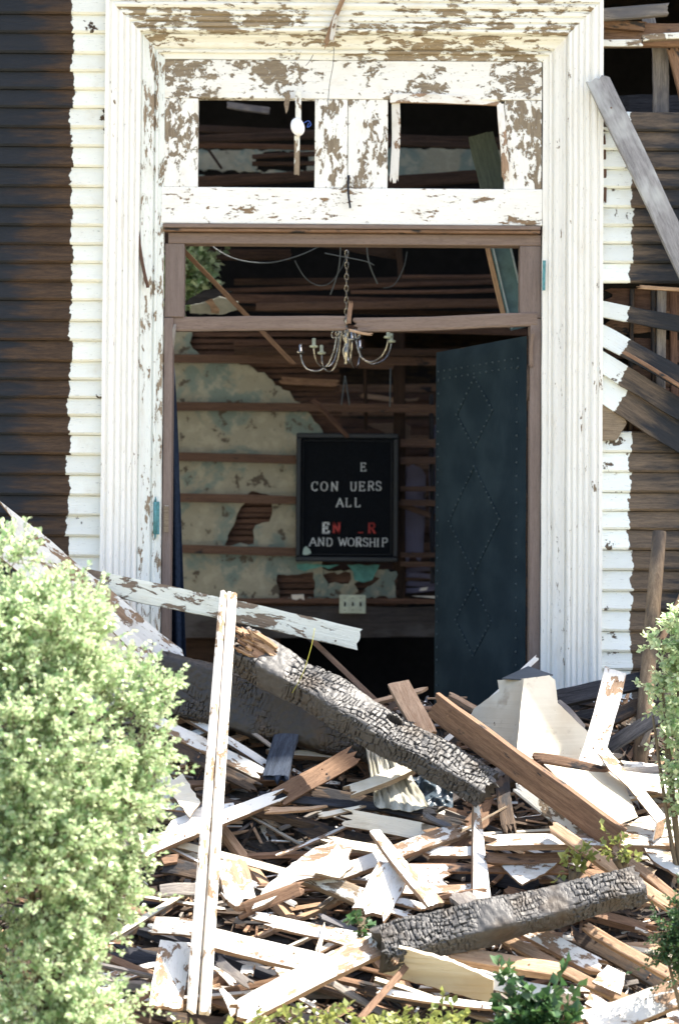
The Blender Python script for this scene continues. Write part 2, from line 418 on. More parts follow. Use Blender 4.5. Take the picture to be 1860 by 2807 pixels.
# brown door frame
V1, F1 = boxvf(xl + .02, xr - .02, .176, .186, ztop - .8, ztop - .79); df = mk('door_frame', V1, F1, M['dark'], wall)
def fr(name, x0, x1, y0, y1, mat, Yf=.085, th=.09):
    o = box(name, X(x0, 900), X(x1, 900), Yf, Yf + th, Z(y1), Z(y0), M[mat], df, .003); return jag(o, .0008, 5)
fr('header', 455, 1486, 632, 662, 'brown')
fr('jamb', 446, 500, 662.5, 866, 'brown_v', .087); fr('jamb', 1427, 1486, 662.5, 862, 'brown_v', .087)
fr('side_jamb', 446, 470, 868, 2350, 'brown_v', .08, .12); fr('side_jamb', 1456, 1486, 864, 2350, 'brown_v', .08, .12)
plank('transom_bar', None, None, 'brown', (470, 884), (957, 893), 40, 24, (.11, .11), 'f', (.0, .5), parent=df)
plank('transom_bar', None, None, 'brown', (963, 885), (1470, 878), 38, 24, (.11, .11), 'f', (.5, 0), parent=df)
plank('mullion_stub', None, None, 'tan2', (958, 822), (961, 890), 13, 14, (.09, .09), 'f', (.9, .3), parent=df)
plank('splinter', None, None, 'tan', (957, 906), (1022, 911), 7, 8, (.09, .06), 'f', (.5, 1.5), parent=df)
plank('door_stop', None, None, 'grey', (473, 888), (473, 975), 9, 10, (.1, .1), 'f', parent=df)
plank('door_stop', None, None, 'brown', (1461, 900), (1459, 1010), 10, 10, (.07, .07), 'f', parent=df)
plank('door_stop', None, None, 'dark', (1455, 1000), (1440, 1100), 9, 10, (.09, .12), 'f', parent=df)
# hinge leaves left on the jamb
teal = plain('teal_painted_metal', (.09, .27, .29), .5, 0, .35, 60)
hg = empty('old_hinge', P(430, 1420, .05), wall)
o = box('hinge_leaf', -.012, .012, -.004, .003, -.075, .075, teal, hg, .001)
for k in (-1, 1): tube('hinge_finial', [(-.006, -.006, .075 * k), (-.006, -.006, .098 * k)], .006, teal, hg, 8, .3)
tube('hinge_barrel', [(-.008, -.007, -.074), (-.008, -.007, .074)], .008, teal, hg, 8)
o = box('mortise', X(445, 1420), X(459, 1420), .074, .081, Z(1460), Z(1388), M['peel'], df, .001)
hg = empty('old_hinge', P(1490, 755, .035), wall); jag(box('hinge_leaf', -.008, .006, -.003, .002, -.07, .07, teal, hg), .002, 5)
plank('split_strip', 'dark strip of bare wood pulling away from left casing', None, 'lath', (380, 628), (408, 790), 9, 10, (-.01, 0), 'f', (.5, .3), .012, parent=case)

# door leaf, open inwards, padded and studded
cloth = NT('padded_vinyl'); co = cloth.coord(False); n_ = cloth.noise(co, 60, 4, (2, 2, .4)); n2 = cloth.noise(co, 4, 4)
cloth.l(cloth.mix(cloth.step(n2, .35, .7), (.009, .019, .027), (.019, .034, .044)), cloth.b.inputs['Base Color']); cloth.b.inputs['Roughness'].default_value = .9; cloth.b.inputs['Specular IOR Level'].default_value = .12; cloth.bump(n_, .35, .004)
stud = plain('dull_stud_metal', (.05, .075, .088), .7, .2, .3)
dhinge = Vector((P(1453, 1000, .15).x, .17, 0)); dfar = Vector((P(1204, 1000, .93).x, .93, 0))
dw = (dfar - dhinge).length; dang = math.atan2(dfar.y - dhinge.y, dfar.x - dhinge.x)
dh = Z(906) - .74
V1, F1 = boxvf(0, dw, -.02, .019, 0, dh); leaf = mk('door_leaf', V1, F1, M['dark'], wall, (dhinge.x, dhinge.y, .74)); leaf.rotation_euler.z = dang
def padded(w_, h_, nx_=16, nz_=40):
    V = []; F = []
    for j in range(nz_ + 1):
        for i in range(nx_ + 1):
            u, v = i / nx_, j / nz_; e = min(u, 1 - u) * w_; g_ = min(v, 1 - v) * h_
            puff = .012 * min(1, min(e, g_) / .05) + .003 * noise.noise(Vector((u * 5, v * 12, 1)))
            V.append((u * w_, .02 + puff, v * h_))
    for j in range(nz_):
        for i in range(nx_): a = j * (nx_ + 1) + i; F.append((a, a + nx_ + 1, a + nx_ + 2, a + 1))
    return V, F
V, F = padded(dw, dh); mk('padded_face', V, F, cloth.m, leaf, (0, 0, 0), True)
sm, sf = boxvf(-.0048, .0048, 0, .006, -.0048, .0048)
sv = bpy.data.meshes.new('stud'); sv.from_pydata([(x * (1 if y < .005 else .5), y, zz * (1 if y < .005 else .5)) for x, y, zz in sm], [], sf); sv.materials.append(stud)
def addstud(x, zz):
    o = bpy.data.objects.new('stud', sv); COL.objects.link(o); o.parent = leaf; o.location = (x, .0335, zz)
def diamond(cx, cz, hw, hh, n_):
    P4 = [(0, hh), (hw, 0), (0, -hh), (-hw, 0)]
    for k in range(4):
        a, b = P4[k], P4[(k + 1) % 4]
        V_, F_ = boxvf(0, math.hypot(b[0] - a[0], b[1] - a[1]), 0, .004, -.005, .005); rb = mk('raised_rib', V_, F_, cloth.m, leaf, (cx + a[0], .031, cz + a[1])); rb.rotation_euler.y = -math.atan2(b[1] - a[1], b[0] - a[0])
        for i in range(n_): t = i / n_; addstud(cx + a[0] + (b[0] - a[0]) * t, cz + a[1] + (b[1] - a[1]) * t)
zd = lambda py: Z(py, 1300, .55) - .74
diamond(dw * .53, zd(1130), .17, .17, 7); diamond(dw * .53, zd(1425), .24, .26, 10); diamond(dw * .53, zd(1700), .17, .17, 7)
for i in range(14): addstud(.05 + (dw - .1) * i / 13, dh - .1); addstud(.05 + (dw - .1) * i / 13, dh - .14)
for i in range(30): addstud(.06, .1 + i * .063)
for i in range(30): addstud(dw - .05, .1 + i * .063)

# roof, side walls, floor (mostly unseen, they shade the room)
rf = empty('church_roof', (0, 0, 5.5)); tag(rf, 'dark boarded roof above the doorway with a hole added to let daylight in', 'roof')
for (a, b, c_, d) in ((-3.8, 3.8, -.3, .6), (-3.8, -3.3, .601, 2.3), (.95, 3.8, .601, 2.3), (-3.8, 3.8, 2.301, 6)):  # gap between the sections is an added opening for sky light
    box('roof_section', a, b, c_, d, 0, .08, M['dark'], rf)
sw = empty('side_walls', (0, 0, 0)); tag(sw, 'plastered side walls of the entrance hall behind the door', 'wall')
plas = NT('old_plaster'); co = plas.coord(False)
a_ = plas.noise(co, 3.2, 5, (1, 1, 1), .6, .6); b_ = plas.noise(co, 9, 7, (1, 1, 1), .65); c_ = plas.noise(co, 45, 4)
cc = plas.mix(plas.step(a_, .47, .57), (.31, .30, .23), (.18, .235, .21)); cc = plas.mix(plas.math('MULTIPLY', plas.step(b_, .5, .62), .6), cc, (.42, .40, .31))
cc = plas.mix(plas.math('MULTIPLY', plas.step(b_, .37, .43), 1.0), (.09, .075, .055), cc)
cc = plas.mix(plas.math('MULTIPLY', plas.step(c_, .62, .7), .5), cc, (.10, .09, .07))
plas.l(cc, plas.b.inputs['Base Color']); plas.b.inputs['Roughness'].default_value = .85; plas.bump(plas.math('ADD', b_, c_), .3, .01)
M['plaster'] = plas.m
box('wall_panel', -3.4, -3.3, .12, 6, 0, 5.5, plain('pale_plaster', (.62, .62, .56), .9, ns=4), sw); box('wall_panel', 3.3, 3.4, .16, 6, 0, 5.5, M['dark'], sw); box('wall_panel', -3.3, 3.3, 5.9, 6, 0, 5.5, M['dark'], sw)
fl = box('hall_floor', -3.3, 3.3, .14, 5.9, .6, .72, M['cream']); tag(fl, kind='structure')

# ------------------------------------------------------------------ inner wall
YB = 3.0
iw = empty('inner_wall', (0, YB, .72)); tag(iw, 'broken plaster wall with bare lath and brown battens behind the letter board', 'wall')
def at(px, py, Y=YB): return P(px, py, Y)
def wallsheet(name, outer, holes, mat, Y, th=.02, rough=.012, par=iw):
    def ref(poly, r_):
        W = [at(x, y, Y) for x, y in poly]; Q = []
        for i, p in enumerate(W):
            q = W[(i + 1) % len(W)]; k = max(1, int((q - p).length / .03))
            for j in range(k):
                e = p.lerp(q, j / k)
                if j: e = e + Vector((rnd(-1, 1), 0, rnd(-1, 1))) * r_
                Q.append(e)
        return Q
    loops = [ref(outer, rough)] + [ref(h, rough) for h in holes]
    flat = [v for l in loops for v in l]; n_ = len(flat); c = flat[0].copy()
    tri = geometry.tessellate_polygon(loops)
    V = [v - c for v in flat] + [v - c + Vector((0, th, 0)) for v in flat]; F = []
    for a, b, d in tri:
        if (flat[b] - flat[a]).cross(flat[d] - flat[a]).y > 0: a, b = b, a
        F.append((a, b, d)); F.append((a + n_, d + n_, b + n_))
    s0 = 0
    for l in loops:
        for i in range(len(l)):
            j = (i + 1) % len(l); F.append((s0 + i, s0 + j, s0 + j + n_, s0 + i + n_))
        s0 += len(l)
    return mk(name, V, F, mat, par, c - par.location)
tea = plain('turquoise_wall_paint', (.12, .36, .33), .7, var=.3, ns=30)
hole1 = [(690, 1345), (735, 1355), (745, 1385), (738, 1430), (700, 1440), (695, 1490), (615, 1495), (640, 1440), (660, 1390)]
hole2 = [(760, 1575), (880, 1570), (900, 1600), (890, 1640), (765, 1640)]
wallsheet('plaster', [(380, 985), (640, 990), (680, 1000), (745, 1040), (800, 1085), (850, 1135), (874, 1165), (885, 1200), (885, 1560), (860, 1640), (380, 1645)], [hole1, hole2], M['plaster'], YB)
wallsheet('plaster', [(380, 895), (525, 900), (520, 940), (560, 985), (380, 984)], [], M['plaster'], YB)
wallsheet('plaster', [(860, 1562), (1085, 1565), (1085, 1638), (862, 1642)], [[(885, 1575), (960, 1570), (955, 1600), (900, 1600)], [(1000, 1580), (1040, 1585), (985, 1630), (970, 1600)]], M['plaster'], YB + .005)
wallsheet('paint_flake', [(950, 1548), (1040, 1548), (1020, 1590), (995, 1597), (970, 1590), (968, 1570)], [], tea, YB - .004, .004, .006)
wallsheet('paint_flake', [(812, 1546), (930, 1548), (900, 1560), (880, 1553), (835, 1566), (815, 1560)], [], tea, YB - .004, .004, .006)
# upper wall, seen through the two openings above the door
wallsheet('upper_plaster', [(300, 412), (1500, 404), (1500, 468), (1100, 485), (820, 478), (300, 455)], [[(700, 425), (760, 412), (850, 415), (840, 470), (700, 468)]], M['plaster'], YB + .3)
wallsheet('upper_plaster', [(300, 478), (620, 482), (600, 520), (560, 560), (300, 560)], [], M['plaster'], YB + .2)
# laths
def lathrow(px0, px1, py, Y=YB + .03, h_=11, mat='lath', dy=0):
    return plank('lath', None, None, mat, (px0, py), (px1, py + dy), h_, 4, (Y, Y), 'f', (.3, .3), .002, parent=iw, seg=5)
y = 902
while y < 1700:
    big_hole = 1090 < y
    x1 = 1000 if y < 1000 else (935 if y < 1180 else (905 if y < 1560 else 1090))
    o = lathrow(rnd(400, 440) + 0, x1 + rnd(-6, 4), y, h_=rnd(11, 14)); y += rnd(15, 17.5)
# battens nailed across
for py, x0, x1, h_ in ((988, 476, 1206, 23), (1118, 474, 1206, 24), (1256, 474, 816, 24), (1368, 476, 816, 24), (1508, 478, 816, 24), (1001, 930, 1080, 15)):
    plank('batten', None, None, 'batten', (x0 - 30, py - 4), (x1, py + 4), h_, 10, (YB - .03, YB - .03), 'f', (.1, .3), .004, parent=iw)
plank('batten', None, None, 'tan2', (760, 1043), (935, 1046), 20, 8, (YB - .02, YB - .02), 'f', parent=iw)
for py, h_ in ((1215, 22), (1263, 20), (1340, 15), (1376, 18), (1520, 14), (1545, 14)):
    plank('batten', None, None, 'batten', (1096, py), (1215, py + rnd(-3, 4)), h_, 8, (YB - .01, YB - .01), 'f', (.1, .2), .003, parent=iw)
plank('batten', None, None, 'batten', (1090, 1380), (1205, 1424), 16, 8, (YB + .02, YB + .05), 'f', (.1, .2), .003, parent=iw)
# studs
for px, w_, m_, y0, y1, dd in ((1092, 34, 'ceil', 900, 1640, .05), (1000, 10, 'ceil', 990, 1180, .06), (1182, 12, 'black', 1080, 1600, .06), (720, 26, 'ceil', 880, 1640, .1), (560, 26, 'ceil', 880, 1640, .1)):
    plank('stud', None, None, m_, (px, y0), (px + 2, y1), w_, 20, (YB + dd, YB + dd), 'f', (.1, .1), .002, parent=iw)
lilac = wood('lilac_painted_board', (.10, .09, .10), (.16, .14, .15), 'X', paint=(.17, .155, .21), bare=.15, var=.2)
plank('wall_board', 'lilac painted board', None, lilac, (1132, 1260), (1128, 1555), 62, 10, (YB + .12, YB + .12), 'f', parent=iw)
for py in (1562, 1580, 1597, 1615): plank('wall_board', None, None, lilac, (1105, py), (1200, py), 14, 8, (YB + .1, YB + .1), 'f', parent=iw)
plank('wall_board', None, None, lilac, (1189, 1160), (1185, 1510), 17, 8, (YB + .09, YB + .09), 'f', parent=iw)
# white patches standing in for sunlit gaps beyond
wallsheet('plaster_remnant', [(1005, 1162), (1082, 1160), (1084, 1200), (1060, 1190), (1040, 1178)], [], M['white'], YB + .5, .01, .006)
wallsheet('plaster_remnant', [(1108, 1160), (1126, 1168), (1124, 1205), (1110, 1204)], [], M['white'], YB + .5, .01, .004)
# red brown boards of the rear room
for i in range(22):
    py = 1060 + i * 24.5
    plank('rear_board', None, None, 'lath' if i % 3 else 'tan2', (830, py), (1300, py + rnd(-6, 6)), 22, 8, (YB + 1.3, YB + 1.3), 'f', parent=iw, seg=3)
plank('split_board', 'pale freshly split board', None, 'tan', (975, 1086), (1085, 1100), 13, 6, (YB + 1.1, YB + 1.1), 'f', (3, .2), parent=iw)
plank('split_board', None, None, 'tan', (1110, 1093), (1150, 1096), 7, 6, (YB + 1.1, YB + 1.1), 'f', (.5, 3), parent=iw)
# chair rail and wainscot
wn = wood('dark_wainscot', (.03, .026, .026), (.07, .058, .052), 'X', rough=.5, blotch=(.09, .085, .085), var=.1)
plank('chair_rail', None, None, 'lath', (400, 1652), (1230, 1650), 14, 12, (YB - .03, YB - .03), 'f', (0, 0), parent=iw)
plank('wainscot_board', None, None, wn, (400, 1706), (1230, 1706), 88, 8, (YB + .0, YB + .0), 'f', (0, 0), .002, parent=iw)
box('stair_void', -2.6, 2.6, YB + .9 - YB, YB + .95 - YB, 0, .6, M['void'], iw)  # black sheet standing in for the unlit void below the wainscot
box('back_board', -3.2, -.35, YB + .18 - YB, YB + .2 - YB, .0, 1.95, M['ceil'], iw)
# pale pieces coloured to stand in for daylight chinks in the wainscot
chink = plain('pale_broken_plaster', (.72, .68, .6), .8)
for pts in ([(798, 1630), (832, 1629), (834, 1645), (822, 1640), (812, 1645), (800, 1642)], [(1152, 1612), (1172, 1609), (1168, 1618), (1148, 1620)], [(1125, 1633), (1195, 1634), (1190, 1640)]):
    slab('plaster_chip', None, None, chink, [(x, y, YB - .05) for x, y in pts], .004, parent=iw)

# ceiling boards and joists of the hall
cl = empty('hall_ceiling', (0, 2.2, 3.0)); tag(cl, 'sagging dark boarded ceiling seen through the transom light', 'ceiling')
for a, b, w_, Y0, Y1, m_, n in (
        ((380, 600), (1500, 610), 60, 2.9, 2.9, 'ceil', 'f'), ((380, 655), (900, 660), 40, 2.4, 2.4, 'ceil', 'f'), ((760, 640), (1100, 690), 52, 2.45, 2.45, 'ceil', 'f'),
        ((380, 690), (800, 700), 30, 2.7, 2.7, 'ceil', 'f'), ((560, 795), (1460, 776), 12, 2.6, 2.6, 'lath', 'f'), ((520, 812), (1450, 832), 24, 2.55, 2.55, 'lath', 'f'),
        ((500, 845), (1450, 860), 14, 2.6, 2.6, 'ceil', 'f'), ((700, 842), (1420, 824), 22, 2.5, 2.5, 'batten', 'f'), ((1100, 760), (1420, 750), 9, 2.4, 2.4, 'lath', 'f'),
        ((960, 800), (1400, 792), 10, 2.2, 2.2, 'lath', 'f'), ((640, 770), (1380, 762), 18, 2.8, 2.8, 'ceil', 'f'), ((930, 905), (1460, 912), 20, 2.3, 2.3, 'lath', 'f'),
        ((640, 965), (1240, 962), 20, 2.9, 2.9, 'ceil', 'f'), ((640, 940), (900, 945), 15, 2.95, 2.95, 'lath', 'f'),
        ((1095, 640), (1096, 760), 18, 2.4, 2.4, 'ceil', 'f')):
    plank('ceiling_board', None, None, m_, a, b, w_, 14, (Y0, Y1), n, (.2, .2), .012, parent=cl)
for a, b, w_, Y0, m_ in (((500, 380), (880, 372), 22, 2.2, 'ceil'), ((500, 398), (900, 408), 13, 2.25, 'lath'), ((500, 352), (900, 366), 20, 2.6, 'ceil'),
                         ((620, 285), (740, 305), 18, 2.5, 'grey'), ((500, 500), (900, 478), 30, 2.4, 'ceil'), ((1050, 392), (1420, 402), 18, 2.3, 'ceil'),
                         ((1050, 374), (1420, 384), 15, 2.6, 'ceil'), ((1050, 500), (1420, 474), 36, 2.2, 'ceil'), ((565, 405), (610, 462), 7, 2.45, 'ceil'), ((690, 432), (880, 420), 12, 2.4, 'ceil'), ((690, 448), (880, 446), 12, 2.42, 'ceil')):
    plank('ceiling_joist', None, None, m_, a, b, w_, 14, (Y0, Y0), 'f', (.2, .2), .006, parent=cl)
box('ceiling_deck', -3.2, 3.2, 2.9, 2.96, .42, 2.5, M['void'], cl)  # upright black panel at the back, in place of unlit space

# foliage material
def leafmat(name, c1, c2, tr=.35, rough=.45):
    t = NT(name); at_ = t.n.new('ShaderNodeAttribute'); at_.attribute_name = 'tint'
    col = t.mix(at_.outputs['Fac'], c1, c2)
    t.l(col, t.b.inputs['Base Color']); t.b.inputs['Roughness'].default_value = rough; t.b.inputs['Specular IOR Level'].default_value = .5
    tb = t.n.new('ShaderNodeBsdfTranslucent'); t.l(t.mix(.5, col, tuple(min(1, v * 1.6) for v in c2)), tb.inputs[0])
    ms = t.n.new('ShaderNodeMixShader'); ms.inputs[0].default_value = tr; t.l(t.b.outputs[0], ms.inputs[1]); t.l(tb.outputs[0], ms.inputs[2]); t.l(ms.outputs[0], t.out.inputs[0])
    return t.m
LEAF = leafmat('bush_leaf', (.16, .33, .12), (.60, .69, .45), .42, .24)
LEAFD = leafmat('dark_leaf', (.02, .06, .025), (.06, .13, .04), .25)
WEED = leafmat('weed_leaf', (.10, .15, .03), (.30, .32, .10), .4)
bark = wood('twig_bark', (.08, .06, .04), (.18, .14, .09), 'Z')
def leaves_obj(name, cen, dirs, size, mat, parent, wid=.8, seed=1):
    """kite shaped folded leaves, one mesh"""
    rg = np.random.default_rng(seed); n = len(cen); cen = np.asarray(cen, float); d = np.asarray(dirs, float)
    d += rg.normal(0, .45, (n, 3)); d /= np.linalg.norm(d, axis=1)[:, None]
    up = rg.normal(0, .7, (n, 3)) + np.array([0, -.15, .9]); s = np.cross(d, up); s /= np.linalg.norm(s, axis=1)[:, None] + 1e-9
    nn = np.cross(s, d); L = (size * rg.uniform(.7, 1.25, n))[:, None]; W = L * wid / 2
    vs = np.stack([cen, cen + d * L * .45 + s * W + nn * W * .35, cen + d * L - nn * L * .08, cen + d * L * .45 - s * W + nn * W * .35], 1).reshape(-1, 3)
    c0 = vs.mean(0); vs = vs - c0
    me = bpy.data.meshes.new(name); me.vertices.add(4 * n); me.vertices.foreach_set('co', vs.ravel())
    i = np.arange(n) * 4; tri = np.stack([i, i + 1, i + 2, i, i + 2, i + 3], 1).ravel()
    me.loops.add(6 * n); me.loops.foreach_set('vertex_index', tri); me.polygons.add(2 * n)
    me.polygons.foreach_set('loop_start', np.arange(2 * n) * 3); me.polygons.foreach_set('loop_total', np.full(2 * n, 3))
    me.update(calc_edges=True); me.materials.append(mat)
    at_ = me.attributes.new('tint', 'FLOAT', 'POINT'); at_.data.foreach_set('value', np.repeat(rg.uniform(0, 1, n), 4))
    o = bpy.data.objects.new(name, me); COL.objects.link(o); o['kind'] = 'stuff'
    o.location = Vector(c0) - (parent.location if parent else Vector()); o.parent = parent
    return o
def bush(name, label, blobs, base, n_sprig, leaf, mat, seed, stem=.09, lps=16, inner=.35, group=None, cat='bush', ythin=1.0, gap=False):
    root = empty(name, base); tag(root, label, cat, group)
    rg = random.Random(seed); cen = []; dr = []; SV = []; SF = []
    tot = sum(b[3] ** 2 for b in blobs)
    for b in blobs:
        c = P(b[0], b[1], b[2]); r = b[3] / S(b[2])
        for _ in range(int(n_sprig * b[3] ** 2 / tot)):
            v = Vector((rg.gauss(0, 1), rg.gauss(0, 1) - .5, rg.gauss(0, 1) + .15)).normalized()
            k = 1 - abs(rg.gauss(0, .16)) if rg.random() > inner else rg.uniform(.3, .9)
            if gap and noise.noise((c + v * r * k) * 5.5) < -.16: continue
            k *= 1 + .26 * noise.noise((c + v * r) * 9)
            p = c + Vector((v.x, v.y * ythin, v.z)) * r * k
            g = (v + Vector((.1, -.25, .3)) + Vector((rg.gauss(0, .6), rg.gauss(0, .5), rg.gauss(0, .5)))).normalized()
            L = stem * rg.uniform(.6, 1.4) * (2.2 if rg.random() < .08 else 1); side = g.cross(Vector((0, 0, 1)))
            if side.length < .1: side = Vector((1, 0, 0))
            side.normalize(); s2 = g.cross(side)
            q0 = len(SV)
            for e, rr in ((-.4, .0016), (1, .0007)):
                for m_ in range(3): an = m_ * 2.094; SV.append(p + g * L * e + (side * math.cos(an) + s2 * math.sin(an)) * rr)
            for m_ in range(3): SF.append((q0 + m_, q0 + (m_ + 1) % 3, q0 + 3 + (m_ + 1) % 3, q0 + 3 + m_))
            for j in range(lps):
                t_ = j / lps; an = j * 2.4
                o_ = side * math.cos(an) + s2 * math.sin(an)
                cen.append(p + g * L * t_ + o_ * .002); dr.append(o_ * (1 - .5 * t_) + g * (.35 + t_))
    leaves_obj('foliage', cen, dr, leaf, mat, root, seed=seed)
    o = mk('twigs', [v - root.location for v in SV], SF, bark, root); o['kind'] = 'stuff'
    # limbs
    for b in blobs[:10]:
        c = P(b[0], b[1], b[2]) - root.location
        tube('branch', curve([Vector((rg.uniform(-.05, .05), rg.uniform(-.03, .03), 0)), c * .45 + Vector((0, 0, -.05)), c * .9], 5), .014, bark, root, 6, .35)
    return root

# ------------------------------------------------------------------ things in the doorway
# letter board
bw, bh = 280 / S(2.88), 352 / S(2.88)
bc = P(951, 1364, 2.88); lb = empty('letter_board', bc); tag(lb, 'black framed letter board reading AND WORSHIP hung on the ruined inner wall', 'letter board')
felt = plain('black_felt', (.010, .013, .018), .9, ns=120, var=.5, bump=.3, spec=.1); fm = plain('black_frame_metal', (.008, .012, .019), .35, .2, .3)
box('felt_panel', -bw / 2 + .03, bw / 2 - .03, -.004, .01, -bh / 2 + .03, bh / 2 - .03, felt, lb)
GV = []; GF = []
nz = 60
for i in range(nz):
    zz = -bh / 2 + .05 + (bh - .1) * i / nz; v, f = boxvf(-bw / 2 + .05, bw / 2 - .05, -.0058, -.004, zz, zz + (bh - .1) / nz * .55); GF += [tuple(len(GV) + a for a in q) for q in f]; GV += v
mk('felt_ribs', GV, GF, felt, lb)
for (x0, x1, z0, z1) in ((-bw / 2, bw / 2, bh / 2 - .03, bh / 2), (-bw / 2, bw / 2, -bh / 2, -bh / 2 + .03), (-bw / 2, -bw / 2 + .03, -bh / 2 + .0301, bh / 2 - .0301), (bw / 2 - .03, bw / 2, -bh / 2 + .0301, bh / 2 - .0301)):
    box('frame_bar', x0, x1, -.028, .012, z0, z1, fm, lb, .005)
for (x0, x1, z0, z1) in ((-bw / 2 + .036, bw / 2 - .036, bh / 2 - .046, bh / 2 - .038), (-bw / 2 + .036, bw / 2 - .036, -bh / 2 + .038, -bh / 2 + .046), (-bw / 2 + .036, -bw / 2 + .044, -bh / 2 + .0465, bh / 2 - .0465), (bw / 2 - .044, bw / 2 - .036, -bh / 2 + .0465, bh / 2 - .0465)):
    box('inner_bead', x0, x1, -.016, -.004, z0, z1, fm, lb, .003)
G = {  # strokes on a unit cell, (x0,y0,x1,y1,...)
    'E': [[(.12, 0), (.12, 1)], [(.0, 1), (.8, 1), (.8, .85)], [(0, 0), (.85, 0), (.85, .17)], [(.12, .52), (.6, .52)], [(.6, .42), (.6, .62)]],
    'C': [[(.85, .75), (.8, .95), (.5, 1.02), (.2, .9), (.05, .5), (.2, .1), (.5, -.02), (.85, .15)], [(.85, .7), (.85, 1)]],
    'O': [[(.5, 1.02), (.18, .88), (.05, .5), (.18, .12), (.5, -.02), (.82, .12), (.95, .5), (.82, .88), (.5, 1.02)]],
    'N': [[(.12, 0), (.12, 1), (.85, 0), (.85, 1)], [(0, 0), (.24, 0)], [(.7, 1), (1, 1)]],
    'U': [[(.12, 1), (.12, .25), (.28, 0), (.68, 0), (.85, .25), (.85, 1)], [(0, 1), (.25, 1)], [(.73, 1), (.97, 1)]],
    'R': [[(.12, 0), (.12, 1), (.6, 1), (.8, .85), (.8, .65), (.6, .5), (.12, .5)], [(.45, .5), (.88, 0)], [(0, 0), (.25, 0)]],
    'S': [[(.78, .8), (.6, 1), (.25, 1), (.08, .8), (.2, .57), (.65, .45), (.82, .22), (.65, 0), (.25, 0), (.06, .2)]],
    'A': [[(.05, 0), (.5, 1), (.95, 0)], [(.24, .36), (.76, .36)], [(-.05, 0), (.17, 0)], [(.82, 0), (1.05, 0)]],
    'L': [[(.12, 1), (.12, 0), (.8, 0), (.8, .2)], [(0, 1), (.25, 1)]],
    'D': [[(.12, 0), (.12, 1), (.55, 1), (.85, .75), (.85, .25), (.55, 0), (.12, 0)]],
    'W': [[(0, 1), (.27, 0), (.5, .9), (.73, 0), (1, 1)], [(-.08, 1), (.1, 1)], [(.9, 1), (1.08, 1)]],
    'H': [[(.12, 0), (.12, 1)], [(.85, 0), (.85, 1)], [(.12, .52), (.85, .52)], [(0, 0), (.24, 0)], [(0, 1), (.24, 1)], [(.73, 0), (.97, 0)], [(.73, 1), (.97, 1)]],
    'I': [[(.5, 0), (.5, 1)], [(.35, 0), (.65, 0)], [(.35, 1), (.65, 1)]],
    'P': [[(.12, 0), (.12, 1), (.6, 1), (.8, .85), (.8, .63), (.6, .48), (.12, .48)], [(0, 0), (.25, 0)]],
    '_': [[(.1, .05), (.75, .05)]]}
lw = plain('white_letter_plastic', (.72, .78, .80), .5, ns=30, bump=0, var=.12); lr = plain('red_letter_plastic', (.42, .035, .03), .5, ns=30, bump=0)
def letter(ch, px, pyb, h, w_, mat, bold=1.0, tl=0):
    sc = 1 / S(2.87); hh = h * sc; ww = w_ * sc; st = hh * .052 * bold; V = []; F = []
    for k, s in enumerate(G[ch]):
        for (a, b) in zip(s[:-1], s[1:]):
            p = Vector((a[0] * ww, 0, a[1] * hh)); q = Vector((b[0] * ww, 0, b[1] * hh)); d = (q - p).normalized(); e = Vector((-d.z, 0, d.x)) * st * (1.15 if abs(d.z) > .5 else .7); d = d * st * .6
            i0 = len(V)
            for yy in (-.006, 0):
                for c_ in (p - d - e, q + d - e, q + d + e, p - d + e): V.append((c_.x, yy, c_.z))
            F += [tuple(i0 + m for m in f_) for f_ in ((0, 1, 2, 3), (7, 6, 5, 4), (0, 4, 5, 1), (1, 5, 6, 2), (2, 6, 7, 3), (3, 7, 4, 0))]
    p0 = P(px, pyb, 2.87) - bc; p0.y = -.006
    o = mk('letter', V, F, mat, lb, p0); o.rotation_euler.y = tl
    return o
for ch, px, py, h, w_, m_, bd in (
        ('E', 988, 1291, 22, 16, lw, 1), ('C', 853, 1345, 24, 19, lw, 1), ('O', 878, 1345, 24, 20, lw, 1), ('N', 907, 1345, 24, 19, lw, 1),
        ('U', 960, 1345, 23, 17, lw, 1), ('E', 984, 1345, 24, 17, lw, 1), ('R', 1008, 1344, 24, 18, lw, 1), ('S', 1029, 1344, 24, 18, lw, 1),
        ('A', 921, 1389, 23, 20, lw, 1), ('L', 947, 1389, 23, 17, lw, 1), ('L', 972, 1389, 23, 17, lw, 1),
        ('E', 884, 1461, 28, 19, lw, 1.9), ('N', 912, 1461, 28, 20, lr, 1.7), ('_', 980, 1461, 26, 18, lr, 1.3), ('R', 1009, 1461, 27, 20, lr, 1.7),
        ('A', 847, 1496, 22, 21, lw, 1), ('N', 871, 1496, 22, 18, lw, 1), ('D', 894, 1497, 22, 18, lw, 1), ('W', 928, 1496, 22, 22, lw, 1),
        ('O', 952, 1497, 22, 19, lw, 1), ('R', 975, 1497, 23, 16, lw, 1.8), ('S', 994, 1497, 22, 17, lw, 1), ('H', 1012, 1498, 22, 17, lw, 1), ('I', 1028, 1498, 22, 14, lw, 1), ('P', 1046, 1498, 23, 18, lw, 1)):
    letter(ch, px, py, h, w_, m_, bd)
slab('torn_sticker', None, None, plain('pale_green_paper', (.45, .6, .55), .8), [(829, 1516, 2.86), (832, 1503, 2.86), (838, 1497, 2.86), (848, 1505, 2.86), (853, 1516, 2.86), (842, 1521, 2.86), (830, 1521, 2.86)], .002, parent=lb)
